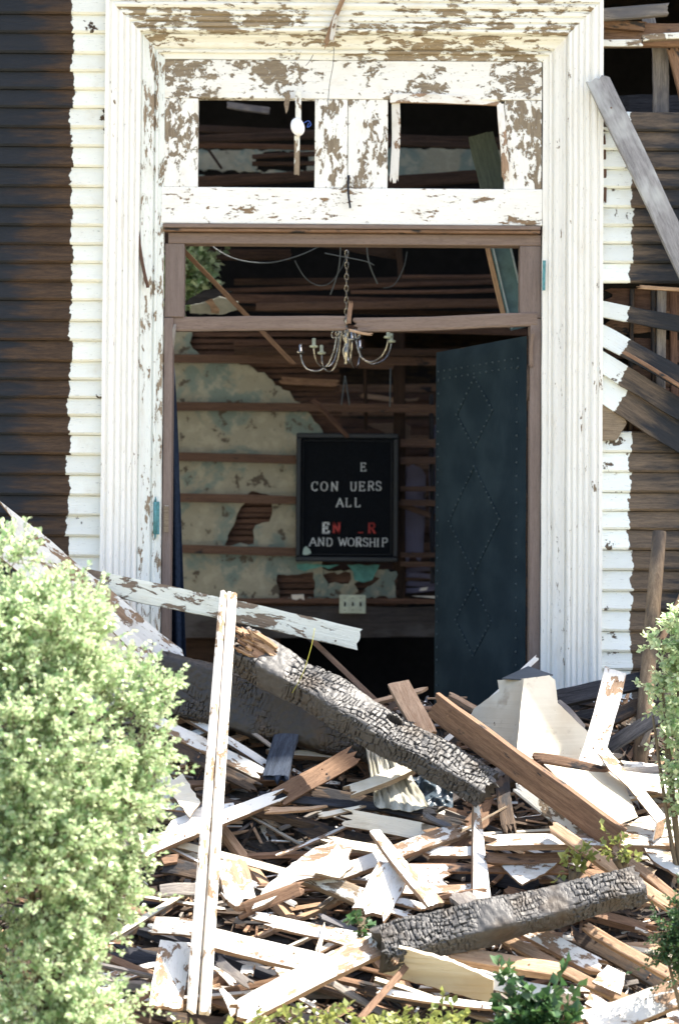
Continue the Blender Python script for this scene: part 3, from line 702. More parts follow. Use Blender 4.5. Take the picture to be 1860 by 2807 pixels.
# switch plate
sp = empty('switch_plate', P(966, 1656, 2.9)); tag(sp, 'ivory three gang light switch plate on dark wainscot below letter board', 'light switch')
ivory = plain('ivory_plastic', (.56, .62, .48), .4, ns=25, var=.2, bump=0)
pw, ph_ = 72 / S(2.9), 51 / S(2.9)
box('plate', -pw / 2, pw / 2, -.006, 0, -ph_ / 2, ph_ / 2, ivory, sp, .003)
for k in (-1, 0, 1):
    box('switch_toggle', k * .046 - .005, k * .046 + .005, -.014, -.0055, -.012, .012, M['void'], sp, .001)
    for s in (-1, 1): box('screw', k * .046 - .0025, k * .046 + .0025, -.008, -.0055, s * .035 - .0025, s * .035 + .0025, M['void'], sp)
# curtain
cur = plain('dark_blue_cloth', (.020, .031, .055), .85, ns=60, var=.4, spec=.1)
V = []; F = []
for j in range(41):
    t = j / 40; py = 1000 + 900 * t; xr_ = 476 + 38 * t ** .8 if t > .0 else 476
    for i in range(13):
        u = i / 12; px = 440 + (xr_ - 440) * u; V.append(P(px, py, .3 + .03 * math.sin(u * 14 + t * 2)) )
for j in range(40):
    for i in range(12): a = j * 13 + i; F.append((a, a + 1, a + 14, a + 13))
c = V[0].copy(); o = mk('door_curtain', [v - c for v in V], F, cur, None, c, True); tag(o, 'dark blue curtain hanging in narrow folds behind left door jamb', 'curtain')
so_ = o.modifiers.new('thick', 'SOLIDIFY'); so_.thickness = .003
# chandelier
chr_ = NT('tarnished_chrome'); co = chr_.coord(False); nn_ = chr_.noise(co, 30, 4)
chr_.l(chr_.mix(chr_.step(nn_, .4, .65), (.62, .60, .54), (.28, .27, .25)), chr_.b.inputs['Base Color']); chr_.b.inputs['Metallic'].default_value = 1; chr_.b.inputs['Roughness'].default_value = .22
YC = 1.25; sC = S(YC); cc0 = P(948, 960, YC)
ch = empty('chandelier', cc0); tag(ch, 'tarnished brass chandelier with curled arms hanging crooked behind the transom bar', 'chandelier')
def lathe(name, prof_, mat, parent, loc, n=14):
    V = []; F = []
    for r_, z_ in prof_:
        for k in range(n): V.append((r_ * math.cos(k * 2 * math.pi / n), r_ * math.sin(k * 2 * math.pi / n), z_))
    for i in range(len(prof_) - 1):
        for k in range(n): F.append((i * n + k, i * n + (k + 1) % n, (i + 1) * n + (k + 1) % n, (i + 1) * n + k))
    return mk(name, V, F, mat, parent, loc, True)
lathe('centre_column', [(.001, -.075), (.010, -.07), (.006, -.055), (.013, -.04), (.020, -.02), (.022, .0), (.012, .02), (.008, .04), (.018, .055), (.022, .075), (.010, .095), (.007, .14), (.012, .16), (.005, .18), (.001, .19)], chr_.m, ch, (0, 0, 0))
nz_ = 7
for k in range(nz_):
    a = 2 * math.pi * k / nz_ + .35; dx, dy = math.cos(a), math.sin(a); R_ = .235 if dx < .6 else .25
    lift = .035 * dx
    pts = [(0.012, .085), (.035, .10), (.05, .07), (.062, .01), (.09, -.055), (.14, -.085), (.195, -.07), (.225, -.03), (.235, .015)]
    tube('arm', curve([Vector((dx * r_ * R_ / .235, dy * r_ * R_ / .235, z_ + lift * r_ / .235)) for r_, z_ in pts], 5), .0042, chr_.m, ch, 6)
    tube('scroll', curve([Vector((dx * r_, dy * r_, z_)) for r_, z_ in ((.02, .08), (.05, .105), (.075, .09), (.07, .065), (.052, .07), (.055, .083))], 4), .003, chr_.m, ch, 5)
    lathe('candle_cup', [(.001, -.004), (.02, 0), (.022, .008), (.009, .012), (.009, .045), (.007, .046), (.001, .046)], chr_.m if k % 2 else ivory, ch, (dx * R_, dy * R_, .02 + lift))
for i in range(11):
    zz = .20 + i * .03; rot = i % 2
    pts = [Vector(((.009 * math.cos(t)) * (1 - rot), (.009 * math.cos(t)) * rot, zz + .019 * math.sin(t))) for t in np.linspace(0, 2 * math.pi, 10, endpoint=False)]
    tube('chain_link', pts, .0026, chr_.m, ch, 5, closed=True)
tube('supply_wire', [(0.004, 0, .19), (.01, .0, .4), (.003, .01, .62), (.0, 0, .8), (.0, .0, 1.5)], .0022, M['void'], ch, 5)
# aluminium track leaning behind the transom light
alu = plain('teal_grey_metal', (.13, .23, .25), .45, .2, .3, 14)
tr = empty('metal_channel', P(1390, 780, .6)); tag(tr, 'teal grey metal channel leaning behind the right end of transom light', 'metal strip')
plank('channel_web', None, None, alu, (1356, 610), (1425, 900), 58, 4, (.6, .6), 'f', (0, 0), .0, parent=tr)
whs = plain('pale_metal_edge', (.5, .6, .62), .4, .2)
for dx in (-16, 32): plank('channel_flange', None, None, whs, (1350 + dx, 610), (1418 + dx, 900), 4, 14, (.585, .585), 'f', (0, 0), .0, parent=tr)
plank('split_lath', 'yellowish split lath beside the metal channel behind transom light', 'lath', 'tan', (1318, 600), (1388, 902), 13, 8, (.56, .56), 'f', (.2, 1), .003)
plank('leaning_board', 'green grey board leaning inside the right transom opening', 'board', wood('green_grey_board', (.07, .085, .06), (.13, .15, .105), var=.1), (1316, 366), (1356, 540), 72, 14, (.5, .5), 'f', (.1, .1), .002)
plank('broken_stick', 'thin broken stick slanting behind the left half of transom bar', 'stick', 'tan2', (480, 660), (808, 1004), 13, 10, (.35, .75), 'f', (.2, 2.5), .004)
plank('broken_stick', 'short brown stick leaning on the wall above the letter board', 'stick', 'lath', (850, 1095), (960, 1200), 12, 10, (2.7, 2.8), 'f', (.3, .8))
# loose sheet pieces behind the left light
slab('torn_sheet', 'torn grey sheet hanging behind left end of transom light', 'sheet', plain('grey_sheet', (.26, .27, .24), .7), [(520, 858, 1.5), (522, 838, 1.5), (560, 830, 1.5), (600, 812, 1.45), (652, 826, 1.45), (652, 850, 1.5), (610, 862, 1.5)], .004, .003)
slab('torn_sheet', 'small crumpled white scrap lying on the torn grey sheet', 'scrap', 'white', [(562, 826, 1.43), (582, 818, 1.43), (588, 832, 1.44), (602, 848, 1.44), (600, 860, 1.44), (580, 858, 1.44), (575, 838, 1.43)], .004)
slab('sagging_felt', 'black sagging felt strip above the torn grey sheet', 'felt', 'void', [(505, 836, 1.55), (520, 818, 1.55), (560, 795, 1.55), (600, 790, 1.5), (640, 800, 1.5), (600, 812, 1.5), (545, 832, 1.52)], .004, .002)
# wires
def wire(label, pts, Y, r_=.0028, mat=None):
    o = tube('hanging_wire', curve([P(x, y, Y) for x, y in pts], 8), r_, mat or wr, None, 5); tag(o, label, 'wire')
wr = plain('grey_cable', (.10, .12, .13), .5)
wire('long grey wire sagging across the left half of transom light', [(540, 640), (600, 688), (660, 714), (740, 720), (820, 700), (880, 672), (900, 655)], .9)
wire('short grey wire running right from centre of transom light', [(890, 694), (930, 702), (1000, 716), (1025, 727)], .95)
wire('grey wire dropping left of the chandelier chain', [(933, 640), (932, 700), (925, 750), (905, 808)], .9, .0034)
wire('grey wire dropping right of the chandelier chain', [(1005, 640), (1006, 690), (1014, 730), (1034, 778)], .9, .0034)
wire('faint looped wire hanging deep left of chandelier chain', [(808, 715), (835, 760), (870, 782), (905, 775), (935, 735), (952, 690)], 1.3, .0022)
wire('faint wire hanging between right wire and metal channel', [(1115, 690), (1105, 735), (1080, 780), (1050, 790)], 1.3, .0022)
for i, (x0, x1) in enumerate(((945, 935), (945, 958), (1070, 1068))):
    wire(['thin cord hanging above the letter board, left strand', 'thin cord hanging above the letter board, splayed right strand', 'thin cord hanging right above the letter board by the dark stud'][i], [(x0, 1030), (x1, 1110)] if i < 2 else [(x0, 1010), (x1, 1115)], 2.6, .004)
# hanging strip with oval knob in the left transom opening
hs = empty('hanging_strip', P(815, 350, .02)); tag(hs, 'splintered white strip with an oval porcelain knob hanging in left transom opening', 'strip')
plank('strip', None, None, 'peel', (819, 238), (816, 335), 17, 8, (.02, .02), 'f', (1.2, .1), .003, parent=hs); plank('strip', None, None, 'peel', (815, 372), (811, 482), 15, 8, (.02, .02), 'f', (.1, .3), .003, parent=hs)
bm = bmesh.new(); bmesh.ops.create_uvsphere(bm, u_segments=18, v_segments=12, radius=1); me = bpy.data.meshes.new('knob'); bm.to_mesh(me); bm.free()
me.materials.append(plain('white_porcelain', (.82, .82, .86), .15, spec=.8, bump=0, var=.05)); kn = bpy.data.objects.new('knob', me); COL.objects.link(kn); kn.parent = hs; kn.scale = (.032, .022, .043); kn.location = (.001, -.02, -.001); kn.rotation_euler.y = -.3
for p in me.polygons: p.use_smooth = True
tube('blue_cord', curve([(0.03, -.01, .02), (.05, -.01, .03), (.062, -.01, .012), (.045, -.01, .0), (.052, -.01, .02)], 5), .0022, plain('blue_cord', (.04, .1, .4), .6), hs, 5)
slab('paint_flake', 'grey flake of paint dangling in the left transom opening', 'paint flake', 'peel', [(790, 246, .03), (796, 262, .03), (790, 300, .03), (784, 312, .03), (778, 285, .03), (782, 262, .03)], .002)
plank('iron_rod', 'dark iron strip over the crack in the lower transom rail', 'strip', 'black', (959, 478), (960, 572), 6, 6, (.045, .045), 'f', (.3, .3))
plank('hanging_lath', 'pale splintered lath hanging over the top of the casing', 'lath', 'tan', (948, -20), (888, 142), 13, 8, (-.06, -.03), 'f', (.5, 3), .01)
plank('hanging_lath', 'white painted lath splinter beside the pale hanging lath', 'lath', 'white', (925, 40), (905, 120), 14, 7, (-.06, -.05), 'f', (1, 1.5), .006)
wire('dark thin wire dangling from the splintered lath onto the transom panel', [(915, 130), (912, 180), (903, 230), (898, 290)], -.02, .0014, M['void'])
wire('short curled wire on the upper transom rail', [(858, 150), (850, 165), (838, 180)], -.0, .0014, M['void'])

# ------------------------------------------------------------------ broken right side of the wall
rs = empty('exposed_framing', (2, .2, 2)); tag(rs, 'exposed studs and burnt beams of the wall right of the casing', 'wall framing')
for a, b, w_, Y0, m_ in (((1620, 42), (1835, 28), 34, .0, 'grey'), ((1630, 62), (1770, 74), 26, .06, 'tan2'), ((1620, 96), (1930, 100), 66, .1, 'tan2'), ((1620, 118), (1760, 120), 20, .02, 'peel'), ((1755, 108), (1930, 98), 18, .03, 'peel'),
                         ((1808, 120), (1808, 335), 44, .18, 'grey'), ((1770, 20), (1790, 110), 34, .2, 'grey'), ((1838, 130), (1895, 345), 30, .12, 'tan2'), ((1640, 345), (1940, 347), 34, .08, 'grey'), ((1690, 300), (1900, 296), 75, .5, 'black'),  # the deepest, black plank is a dark backing for the unlit gap
                         ((1790, 790), (1790, 1230), 12, .07, 'dark'), ((1812, 790), (1808, 1230), 26, .06, 'grey'), ((1730, 790), (1726, 1230), 12, .08, 'dark'), ((1840, 790), (1845, 1230), 20, .10, 'lath')):
    plank('stud' if abs(a[0] - b[0]) < 60 else 'beam', None, None, m_, a, b, w_, 24, (Y0, Y0), 'f', (.3, .3), .004, parent=rs)
for i in range(6): plank('sheathing_board', None, None, 'tan2' if i % 2 else 'lath', (1640, 815 + i * 70), (1900, 815 + i * 70 + rnd(-4, 4)), 62, 8, (.105, .105), 'f', parent=rs)
plank('brown_strip', 'narrow dark brown strip beside right casing under diagonal grey board', 'strip', 'lath', (1653, 365), (1648, 560), 14, 10, (-.01, -.02), 'f')
plank('fallen_board', 'long grey weathered board slanting across the upper right wall', 'board', wood('pale_grey_weathered_board', (.17, .165, .165), (.33, .32, .32), blotch=(.48, .49, .48)), (1636, 205), (1925, 850), 66, 16, (-.07, -.16), (.1, -1, .15), (.3, .3))
plank('splintered_edge', 'bright tan splintered edge of siding above the fanned boards', 'siding edge', 'tan', (1738, 792), (1930, 790), 10, 12, (-.03, -.03), 'f', (2.5, .3))
def fan(label, a, b, w_, Y1):
    p0 = P(a[0], a[1], -.02); p1 = P(b[0], b[1], Y1); m = frame(p0, p1, Vector((0, -1, .15))); L = (p1 - p0).length
    V, F = plank_mesh(L, w_ / S(0), .016, seg=12, spl=(.05, .4), warp=.004, seed=int(a[1]))
    V = [(x + L / 2, y_, z_) for x, y_, z_ in V]
    o = mk('loose_siding_board', V, F, M['siding_r']); mw = m.to_4x4(); mw.translation = p0; o.matrix_world = mw; tag(o, label, 'siding board', 'siding boards fanned out right of casing')
fan('topmost of the four loose siding boards fanning from right casing', (1636, 842), (1940, 905), 46, -.04)
fan('second loose siding board with brown edge fanning from right casing', (1636, 912), (1960, 1090), 56, -.10)
fan('third loose siding board fanning from the right casing', (1636, 985), (1960, 1180), 56, -.08)
fan('lowest and widest loose siding board fanning from right casing', (1636, 1052), (1960, 1268), 78, -.06)
plank('brown_edge_strip', 'orange brown strip between the second and third fanned boards', 'strip', 'tan2', (1700, 968), (1940, 1100), 10, 10, (-.1, -.12), 'f')
slab('siding_scrap', 'painted scrap of siding with peeling edge under lowest fanned board', 'siding scrap', 'peel', [(1640, 1130, -.03), (1660, 1095, -.03), (1700, 1110, -.03), (1716, 1160, -.03), (1690, 1205, -.03), (1640, 1210, -.03)], .012, .003)

# ------------------------------------------------------------------ rubble heap
def Yp(py): return -.28 - (py - 1850) / 900 * 1.65
def heapz(x, y):
    py = 1850 + (-.28 - y) / 1.65 * 900
    if y > -.28:
        z = P(930, 1850, -.28).z - (y + .28) * .5
    else: z = P(930, py, max(y, -2.6)).z
    z -= .13
    z *= max(0, 1 - max(0, abs(x) - 2.0) / 1.6)
    return z + .07 * noise.noise(Vector((x * 2.2, y * 2.2, 1))) + .035 * noise.noise(Vector((x * 7, y * 7, 3)))
ash = NT('ash_and_soot'); co = ash.coord(False); n1 = ash.noise(co, 7, 8, (1, 1, 1), .65); n2 = ash.noise(co, 40, 5)
cc = ash.mix(ash.step(n1, .4, .65), (.015, .013, .012), (.06, .048, .038)); cc = ash.mix(ash.math('MULTIPLY', ash.step(n2, .58, .7), .6), cc, (.18, .14, .1))
ash.l(cc, ash.b.inputs['Base Color']); ash.b.inputs['Roughness'].default_value = .95; ash.bump(n1, .8, .04)
V = []; F = []; nx, ny = 150, 80
for j in range(ny + 1):
    for i in range(nx + 1):
        x = -3.6 + 7.2 * i / nx; y = -2.55 + 2.75 * j / ny
        z = max(heapz(x, y), -.05)
        if j == 0: z = -.05
        V.append((x, y, z))
for j in range(ny):
    for i in range(nx): a = j * (nx + 1) + i; F.append((a, a + 1, a + nx + 2, a + nx + 1))
tag(mk('rubble_heap', V, F, ash.m), kind='structure')
# small litter, uncountable
def litter(name, mat, n, seed, smin, smax, lift=.03):
    rg = random.Random(seed); V = []; F = []
    for _ in range(n):
        x = rg.uniform(-1.7, 2.1); y = rg.uniform(-2.3, -.15); z = heapz(x, y) + rg.uniform(-.01, lift)
        L = rg.uniform(smin, smax); w_ = rg.uniform(.004, .026); t = rg.uniform(.003, .009)
        an = rg.gauss(0, .9); ax = Vector((math.cos(an), math.sin(an) * .8, math.sin(an) * .45 + rg.gauss(0, .22))).normalized()
        m = frame(Vector(), ax, UPN + Vector((rg.gauss(0, .4), rg.gauss(0, .4), rg.gauss(0, .4)))); c = Vector((x, y, z))
        v, f = boxvf(-L / 2, L / 2, -w_ / 2, w_ / 2, -t / 2, t / 2)
        f = [tuple(len(V) + a for a in q) for q in f]; k = rg.uniform(.1, 1)
        V += [c + m @ Vector((p[0], p[1] * (k if p[0] > 0 else 1), p[2])) for p in v]; F += f
    o = mk(name, V, F, mat); tag(o, kind='stuff'); return o
litter('wood_litter', M['tan2'], 1500, 1, .04, .22); litter('charred_litter', M['dark'], 1800, 2, .05, .3); litter('grey_litter', M['grey'], 700, 3, .05, .25); litter('painted_litter', M['white'], 420, 4, .03, .15, .05); litter('fresh_splinters', M['tan'], 500, 5, .04, .2, .05)

# filler boards, half buried
zones = [('behind the cracked beam', -.6, .9, -.75, -.3), ('below the cracked beam', -.55, .6, -1.25, -.75), ('by the upright shard', -.2, 1.1, -1.65, -1.1),
         ('left of the tall post', -1.3, -.6, -2.0, -.9), ('below the front beam', .1, 1.5, -2.15, -1.65), ('under the cream sheet', .7, 1.6, -1.2, -.6), ('at the post foot', -.75, .15, -2.15, -1.55)]
mats_ = [('dark', 'scorched dark'), ('tan2', 'brown'), ('grey', 'weathered grey'), ('white', 'white painted'), ('tan', 'fresh tan'), ('black', 'blackened'), ('peel', 'peeling painted')]
wts = [6, 6, 4, 1, 3, 4, 1]
rg = random.Random(11); seen = set()
def filler(x0, x1, y0, y1, zn, slim):
    for _ in range(40):
        mt, ad = rg.choices(mats_, wts)[0] if not slim else rg.choice([('tan', 'fresh tan'), ('tan2', 'brown'), ('white', 'white painted'), ('grey', 'weathered grey'), ('cream', 'cream painted')])
        x = rg.uniform(x0, x1); y = rg.uniform(y0, y1)
        L = rg.uniform(.4, 1.0) if slim else rg.uniform(.22, .8); w_ = rg.uniform(.014, .034) if slim else rg.choice([.03, .045, .07, .09]); t = rg.uniform(.008, .02) if slim else rg.choice([.012, .02, .036])
        if slim and x > .15 and y < -1.5: an = rg.gauss(-.42, .2)
        else: an = rg.choice([rg.gauss(-.35, .3), rg.gauss(.3, .3), rg.gauss(0, .5)])
        lb_ = '%s %s %s %s %s in the rubble %s' % ('long' if L > .6 else 'medium' if L > .38 else 'short', 'thin' if w_ < .04 else 'narrow' if w_ < .05 else 'wide' if w_ > .08 else 'even', ad, 'lath' if slim else 'scrap', 'sloping down right' if an < -.12 else 'sloping up right' if an > .12 else 'lying level', zn)
        if lb_ not in seen: break
    else: return
    seen.add(lb_)
    z = heapz(x, y) + (rg.uniform(.06, .16) if slim else rg.uniform(.01, .09))
    ax = Vector((math.cos(an), math.sin(an) * .72, math.sin(an) * .6 + rg.gauss(0, .07))).normalized()
    m = frame(Vector(), ax, UPN + Vector((rg.gauss(0, .3), rg.gauss(0, .35), rg.gauss(0, .35)))); _sd[0] += 1
    V, F = plank_mesh(L, w_, t, seg=5, cols=4, spl=(rg.uniform(.2, 2), rg.uniform(.2, 2)), warp=.006, seed=_sd[0], chip=.1)
    o = mk('broken_lath' if slim else 'broken_board', V, F, M[mt]); mw = m.to_4x4(); mw.translation = (x, y, z); o.matrix_world = mw
    tag(o, lb_, 'lath' if slim else 'board', 'wood scraps %s' % zn)
for zn, x0, x1, y0, y1 in zones:
    for k in range(16): filler(x0, x1, y0, y1, zn, False)
    for k in range(11 if y0 < -1 else 4): filler(x0, x1, y0, y1, zn, True)

# charred beams with real alligator cracks
def charmat(name, ca, cb, cc_):
    char = NT(name); co = char.coord(); at_ = char.n.new('ShaderNodeAttribute'); at_.attribute_name = 'crack'; n1 = char.noise(co, 60, 5); n2 = char.noise(co, 6, 5)
    c1 = char.mix(n1, ca, cb); c1 = char.mix(char.step(n2, .5, .68), c1, cc_); cc = char.mix(at_.outputs['Fac'], (.010, .009, .008), c1)
    char.l(cc, char.b.inputs['Base Color']); char.b.inputs['Roughness'].default_value = .55; char.b.inputs['Specular IOR Level'].default_value = .5; char.bump(n1, .4, .004)
    return char.m
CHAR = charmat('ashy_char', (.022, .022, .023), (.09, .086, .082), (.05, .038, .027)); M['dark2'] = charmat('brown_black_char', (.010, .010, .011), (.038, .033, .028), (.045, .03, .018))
def cbeam(label, a, b, Y, wpx, hpx, n, depth=.012, cs=1.0, group=None, seed=3, hole=None, dark=False):
    p0 = P(a[0], a[1], Y[0]); p1 = P(b[0], b[1], Y[1]); m = frame(p0, p1, Vector(n)); L = (p1 - p0).length; sc = S(sum(Y) / 2); W, H = wpx / sc, hpx / sc
    nl = int(L / .0035); nc = int(2 * (W + H) / .0042); V = []; CR = []
    for i in range(nl + 1):
        x = -L / 2 + L * i / nl
        for k in range(nc):
            s = k / nc * 2 * (W + H)
            if s < W: y, z, nx_, nz2 = -W / 2 + s, H / 2, 0, 1
            elif s < W + H: y, z, nx_, nz2 = W / 2, H / 2 - (s - W), 1, 0
            elif s < 2 * W + H: y, z, nx_, nz2 = W / 2 - (s - W - H), -H / 2, 0, -1
            else: y, z, nx_, nz2 = -W / 2, -H / 2 + (s - 2 * W - H), -1, 0
            v = Vector((x, y, z)); q = Vector((y / (W / 2), z / (H / 2))); e = (abs(q.x) ** 7 + abs(q.y) ** 7) ** (1 / 7)
            v = Vector((x, y / e, z / e))
            wv = v + noise.noise_vector(v * 14 + Vector((seed, 0, 0))) * .016
            pv = (s / .030 + noise.noise(wv * 11) * 1.5) * cs; rw = math.floor(pv); fr_ = pv - rw
            pu = (wv.x / .020 + noise.noise(Vector((rw * 3.7, seed, x * 9))) * 2.6 + rw * .37 + (i % 2) * 0) * cs; cw = math.floor(pu); fu = pu - cw
            hsh = noise.cell(Vector((rw + .5, cw + .5, seed + .5)))
            e1_ = min(fr_, 1 - fr_) * (2.6 if hsh > -.3 else 9); e2_ = min(fu, 1 - fu) * (2.2 if hsh < .45 else 9)
            amt = max(.05, min(1, .55 + 2.2 * noise.noise(v * 6 + Vector((0, seed, 0)))))
            e1_ += .25 * noise.noise(v * 70); e2_ += .25 * noise.noise(v * 60)
            cr = max(0, min(1, min(e1_, e2_) * 2.6)) ** .6; cr = 1 - (1 - cr) * amt
            dpt = depth * .75 * (cr - 1) + .0035 * hsh * amt + .012 * noise.noise(v * 6 + Vector((seed, 0, 0))) + .003 * noise.noise(v * 45)
            dn, _ = 0, 0
            rad = Vector((0, v.y, v.z)).normalized(); nr2 = Vector((0, nx_, nz2)) * .6 + rad * .4
            v = v + nr2 * dpt; tp_ = 1.12 - .2 * (x / L + .5) + .10 * noise.noise(Vector((x * 5, seed, 2))); v.y *= tp_; v.z *= tp_; v.z += .018 * noise.noise(Vector((x * 3, seed, 7)))
            if hole:
                hd = ((v.x - hole[0]) / hole[2]) ** 2 + ((v.y - hole[1]) / hole[3]) ** 2
                if hd < 1 and v.z > 0: v.z -= .05 * (1 - hd) ** .4; cr *= hd ** 2
            if i in (0, nl): v.x += noise.noise(Vector((v.y * 40, v.z * 40, seed))) * .05
            V.append(v); CR.append(cr)
    F = []
    for i in range(nl):
        for k in range(nc): k2 = (k + 1) % nc; F.append((i * nc + k, (i + 1) * nc + k, (i + 1) * nc + k2, i * nc + k2))
    F.append(tuple(range(nc))[::1]); F.append(tuple(nl * nc + k for k in range(nc))[::-1])
    o = mk('charred_beam', V, F, CHAR); at2 = o.data.attributes.new('crack', 'FLOAT', 'POINT'); at2.data.foreach_set('value', CR)
    bm = bmesh.new(); bm.from_mesh(o.data); bmesh.ops.recalc_face_normals(bm, faces=bm.faces); bm.to_mesh(o.data); bm.free()
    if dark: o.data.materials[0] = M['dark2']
    mw = m.to_4x4(); mw.translation = (p0 + p1) / 2; o.matrix_world = mw; tag(o, label, 'beam', group); return o
b1 = cbeam('long charred beam with pale cracked face slanting down across the doorway foot', (645, 1770), (1335, 2165), (-.85, -1.2), 108, 78, (0.05, -.62, .78), .012, 1.0, seed=3, hole=(.14, .035, .035, .022))
b2 = cbeam('blackened beam in shade behind the long cracked beam', (440, 1870), (1120, 2050), (-.45, -.7), 150, 120, (0, -.98, .1), .007, 1.2, seed=9, dark=True)
b3 = cbeam('short thick charred beam lying near the front of the rubble', (1045, 2600), (1745, 2425), (-2.02, -1.85), 98, 84, (.05, -.75, .66), .010, 1.25, seed=15)
# splintered raw end of the long beam
se = empty('splintered_beam_end', P(660, 1745, -.95)); tag(se, 'raw orange splinters at the upper left end of the long charred beam', 'splinters')
rg = random.Random(5)
for k in range(16):
    a = (rg.uniform(628, 700), rg.uniform(1715, 1790)); L = rg.uniform(35, 100)
    plank('splinter', None, None, 'tan' if k % 3 else 'tan2', a, (a[0] + L * rg.uniform(.6, 1), a[1] + L * rg.uniform(.3, .75)), rg.uniform(8, 22), 8, (-.97, -.93), ((rg.uniform(-.5, .5), -.7, .6)), (2.5, 1), .004, parent=se, seg=4)

# named boards, placed by their ends
def B(name, label, cat, mat, a, b, w_, t_=12, lift=(.1, .1), n='u', **k):
    if not isinstance(lift, tuple): lift = (lift, lift)
    return plank(name, label, cat, mat, a, b, w_, t_, (Yp(a[1]) - lift[0], Yp(b[1]) - lift[1]), n, **k)
def Bd(name, label, cat, mat, a, b, w_, t_, Y, n='u', **k): return plank(name, label, cat, mat, a, b, w_, t_, Y, n, **k)
# tall white post: two faces and a groove
pst = empty('tall_post', P(545, 2790, -2.15)); tag(pst, 'tall white painted post leaning right, standing in front of the rubble', 'post')
plank('post_face', None, None, 'post', (636, 1628), (560, 2780), 27, 30, (-1.15, -2.1), (0.28, -.9, .35), (.15, .2), .003, parent=pst, seg=12)
plank('post_side', None, None, 'post', (615, 1626), (524, 2775), 10, 44, (-1.17, -2.12), (-.45, -.85, .3), (.15, .2), .003, parent=pst, seg=12)
Bd('long_board', 'long weathered board with peeling paint crossing the door opening from left', 'board', 'longb', (190, 1570), (982, 1764), 60, 20, (-.38, -.14), (0, -1, .12), spl=(.3, .15), warp=.02, seg=12)
Bd('fascia_board', 'broad pale grey board sloping down behind the left bush', 'board', 'white', (-60, 1400), (480, 1850), 120, 16, (-.42, -.45), (.1, -.95, .25))
Bd('short_board', 'short bluish white board leaning on the left casing foot', 'board', 'white', (300, 1645), (475, 1830), 52, 12, (-.25, -.3), (.1, -.95, .2), spl=(.2, .2))
Bd('corner_board', 'white board end sticking out between the bush and left casing', 'board', 'white', (270, 1650), (440, 1860), 40, 12, (-.5, -.52), (.3, -.9, .2))
Bd('door_sill_board', 'tan board stub with dark end standing behind the long charred beam', 'board', 'tan', (1096, 1866), (1165, 2030), 60, 16, (-.55, -.75), (.25, -.95, .1), spl=(.05, .3))
Bd('diagonal_plank', 'thick brown plank with bright top edge slanting down to the right', 'plank', 'tan2', (1185, 1925), (1700, 2310), 68, 28, (-1.0, -1.45), (-.12, -.93, -.33), spl=(.25, .3), warp=.005, seg=10)
Bd('round_pole', None, None, 'tan', (0, 0), (1, 1), 1, 1, (9, 9)) if False else None
pole = tube('round_pole', [P(1806, 1458, -.35), P(1790, 1650, -.42), P(1765, 1950, -.52), P(1738, 2260, -.62)], 19 / S(-.4), wood('weathered_round_wood', (.16, .11, .07), (.34, .25, .16), 'Z', blotch=(.05, .045, .04)), None, 14, 1.15)
tag(pole, 'round weathered wooden pole standing upright at the right edge', 'pole')
Bd('thin_stick', 'thin tan stick leaning beside the round pole at right edge', 'stick', 'tan', (1875, 1600), (1815, 1760), 16, 12, (-.3, -.35), 'f')
Bd('white_board', 'white painted board with nail holes leaning up in front of right casing', 'board', 'white', (1686, 1836), (1605, 2115), 62, 14, (-.75, -1.15), (.1, -.75, .62), spl=(.15, .2), seg=9)
Bd('burnt_rail', 'burnt black rail lying level against the right casing foot', 'rail', 'black', (1490, 1925), (1830, 1855), 44, 26, (-.5, -.45), (0, -.9, .4))
Bd('burnt_rail', 'second burnt rail just under the one against the right casing', 'rail', 'dark', (1640, 1990), (1850, 1890), 36, 24, (-.52, -.45), (0, -.9, .4))
Bd('burnt_rail', 'burnt rail rising to the right past the round pole', 'rail', 'black', (1640, 2075), (1845, 1930), 36, 24, (-.75, -.7), (0, -.9, .4))
Bd('thin_stick', 'thin grey stick crossing behind the right bush', 'stick', 'grey', (1760, 2050), (1830, 1880), 12, 10, (-.6, -.6), 'f')
Bd('thin_stick', 'pale stick behind the right bush leaning on the burnt rail', 'stick', 'grey', (1770, 2060), (1820, 1960), 12, 10, (-.7, -.7), 'f')
slab('pale_sheet', 'pale blue white sheet lying flat at right behind the pole', 'sheet', 'white', [(1700, 2085, -.7), (1760, 2090, -.7), (1880, 2110, -.7), (1880, 2180, -1.0), (1740, 2165, -.95)], .01, .004)
# folded cream sheet
cr_ = NT('cream_enamelled_sheet'); co = cr_.coord(); a1 = cr_.noise(co, 3, 4); a2 = cr_.noise(co, 38, 5, (1, 1, 1), .7); a3 = cr_.noise(co, 8, 6)
cc = cr_.mix(cr_.step(a1, .35, .65), (.60, .55, .43), (.50, .42, .30)); cc = cr_.mix(cr_.step(a2, .66, .70), cc, (.12, .08, .05)); cc = cr_.mix(cr_.math('MULTIPLY', cr_.step(a3, .6, .72), .6), cc, (.28, .21, .14))
cr_.l(cc, cr_.b.inputs['Base Color']); cr_.b.inputs['Roughness'].default_value = .5; cr_.bump(a3, .15, .01); crm = cr_.m; crb = plain('dark_sheet_back', (.07, .085, .10), .6)
fs = empty('folded_sheet', P(1450, 2000, -.95)); tag(fs, 'large creased cream sheet standing folded behind the thick brown plank', 'sheet')
slab('left_fold', None, None, crm, [(1362, 1864, -0.56), (1438, 1862, -0.76), (1412, 2060, -0.83), (1290, 1965, -0.58), (1298, 1945, -0.56), (1345, 1905, -0.52), (1364, 1892, -0.52)], .005, .0012, parent=fs)
slab('right_fold', None, None, crm, [(1438, 1862, -0.84), (1505, 1851, -0.70), (1520, 1864, -0.68), (1524, 1925, -0.68), (1602, 2000, -0.64), (1700, 2090, -0.68), (1600, 2140, -0.91), (1412, 2060, -0.91)], .005, .0012, parent=fs)
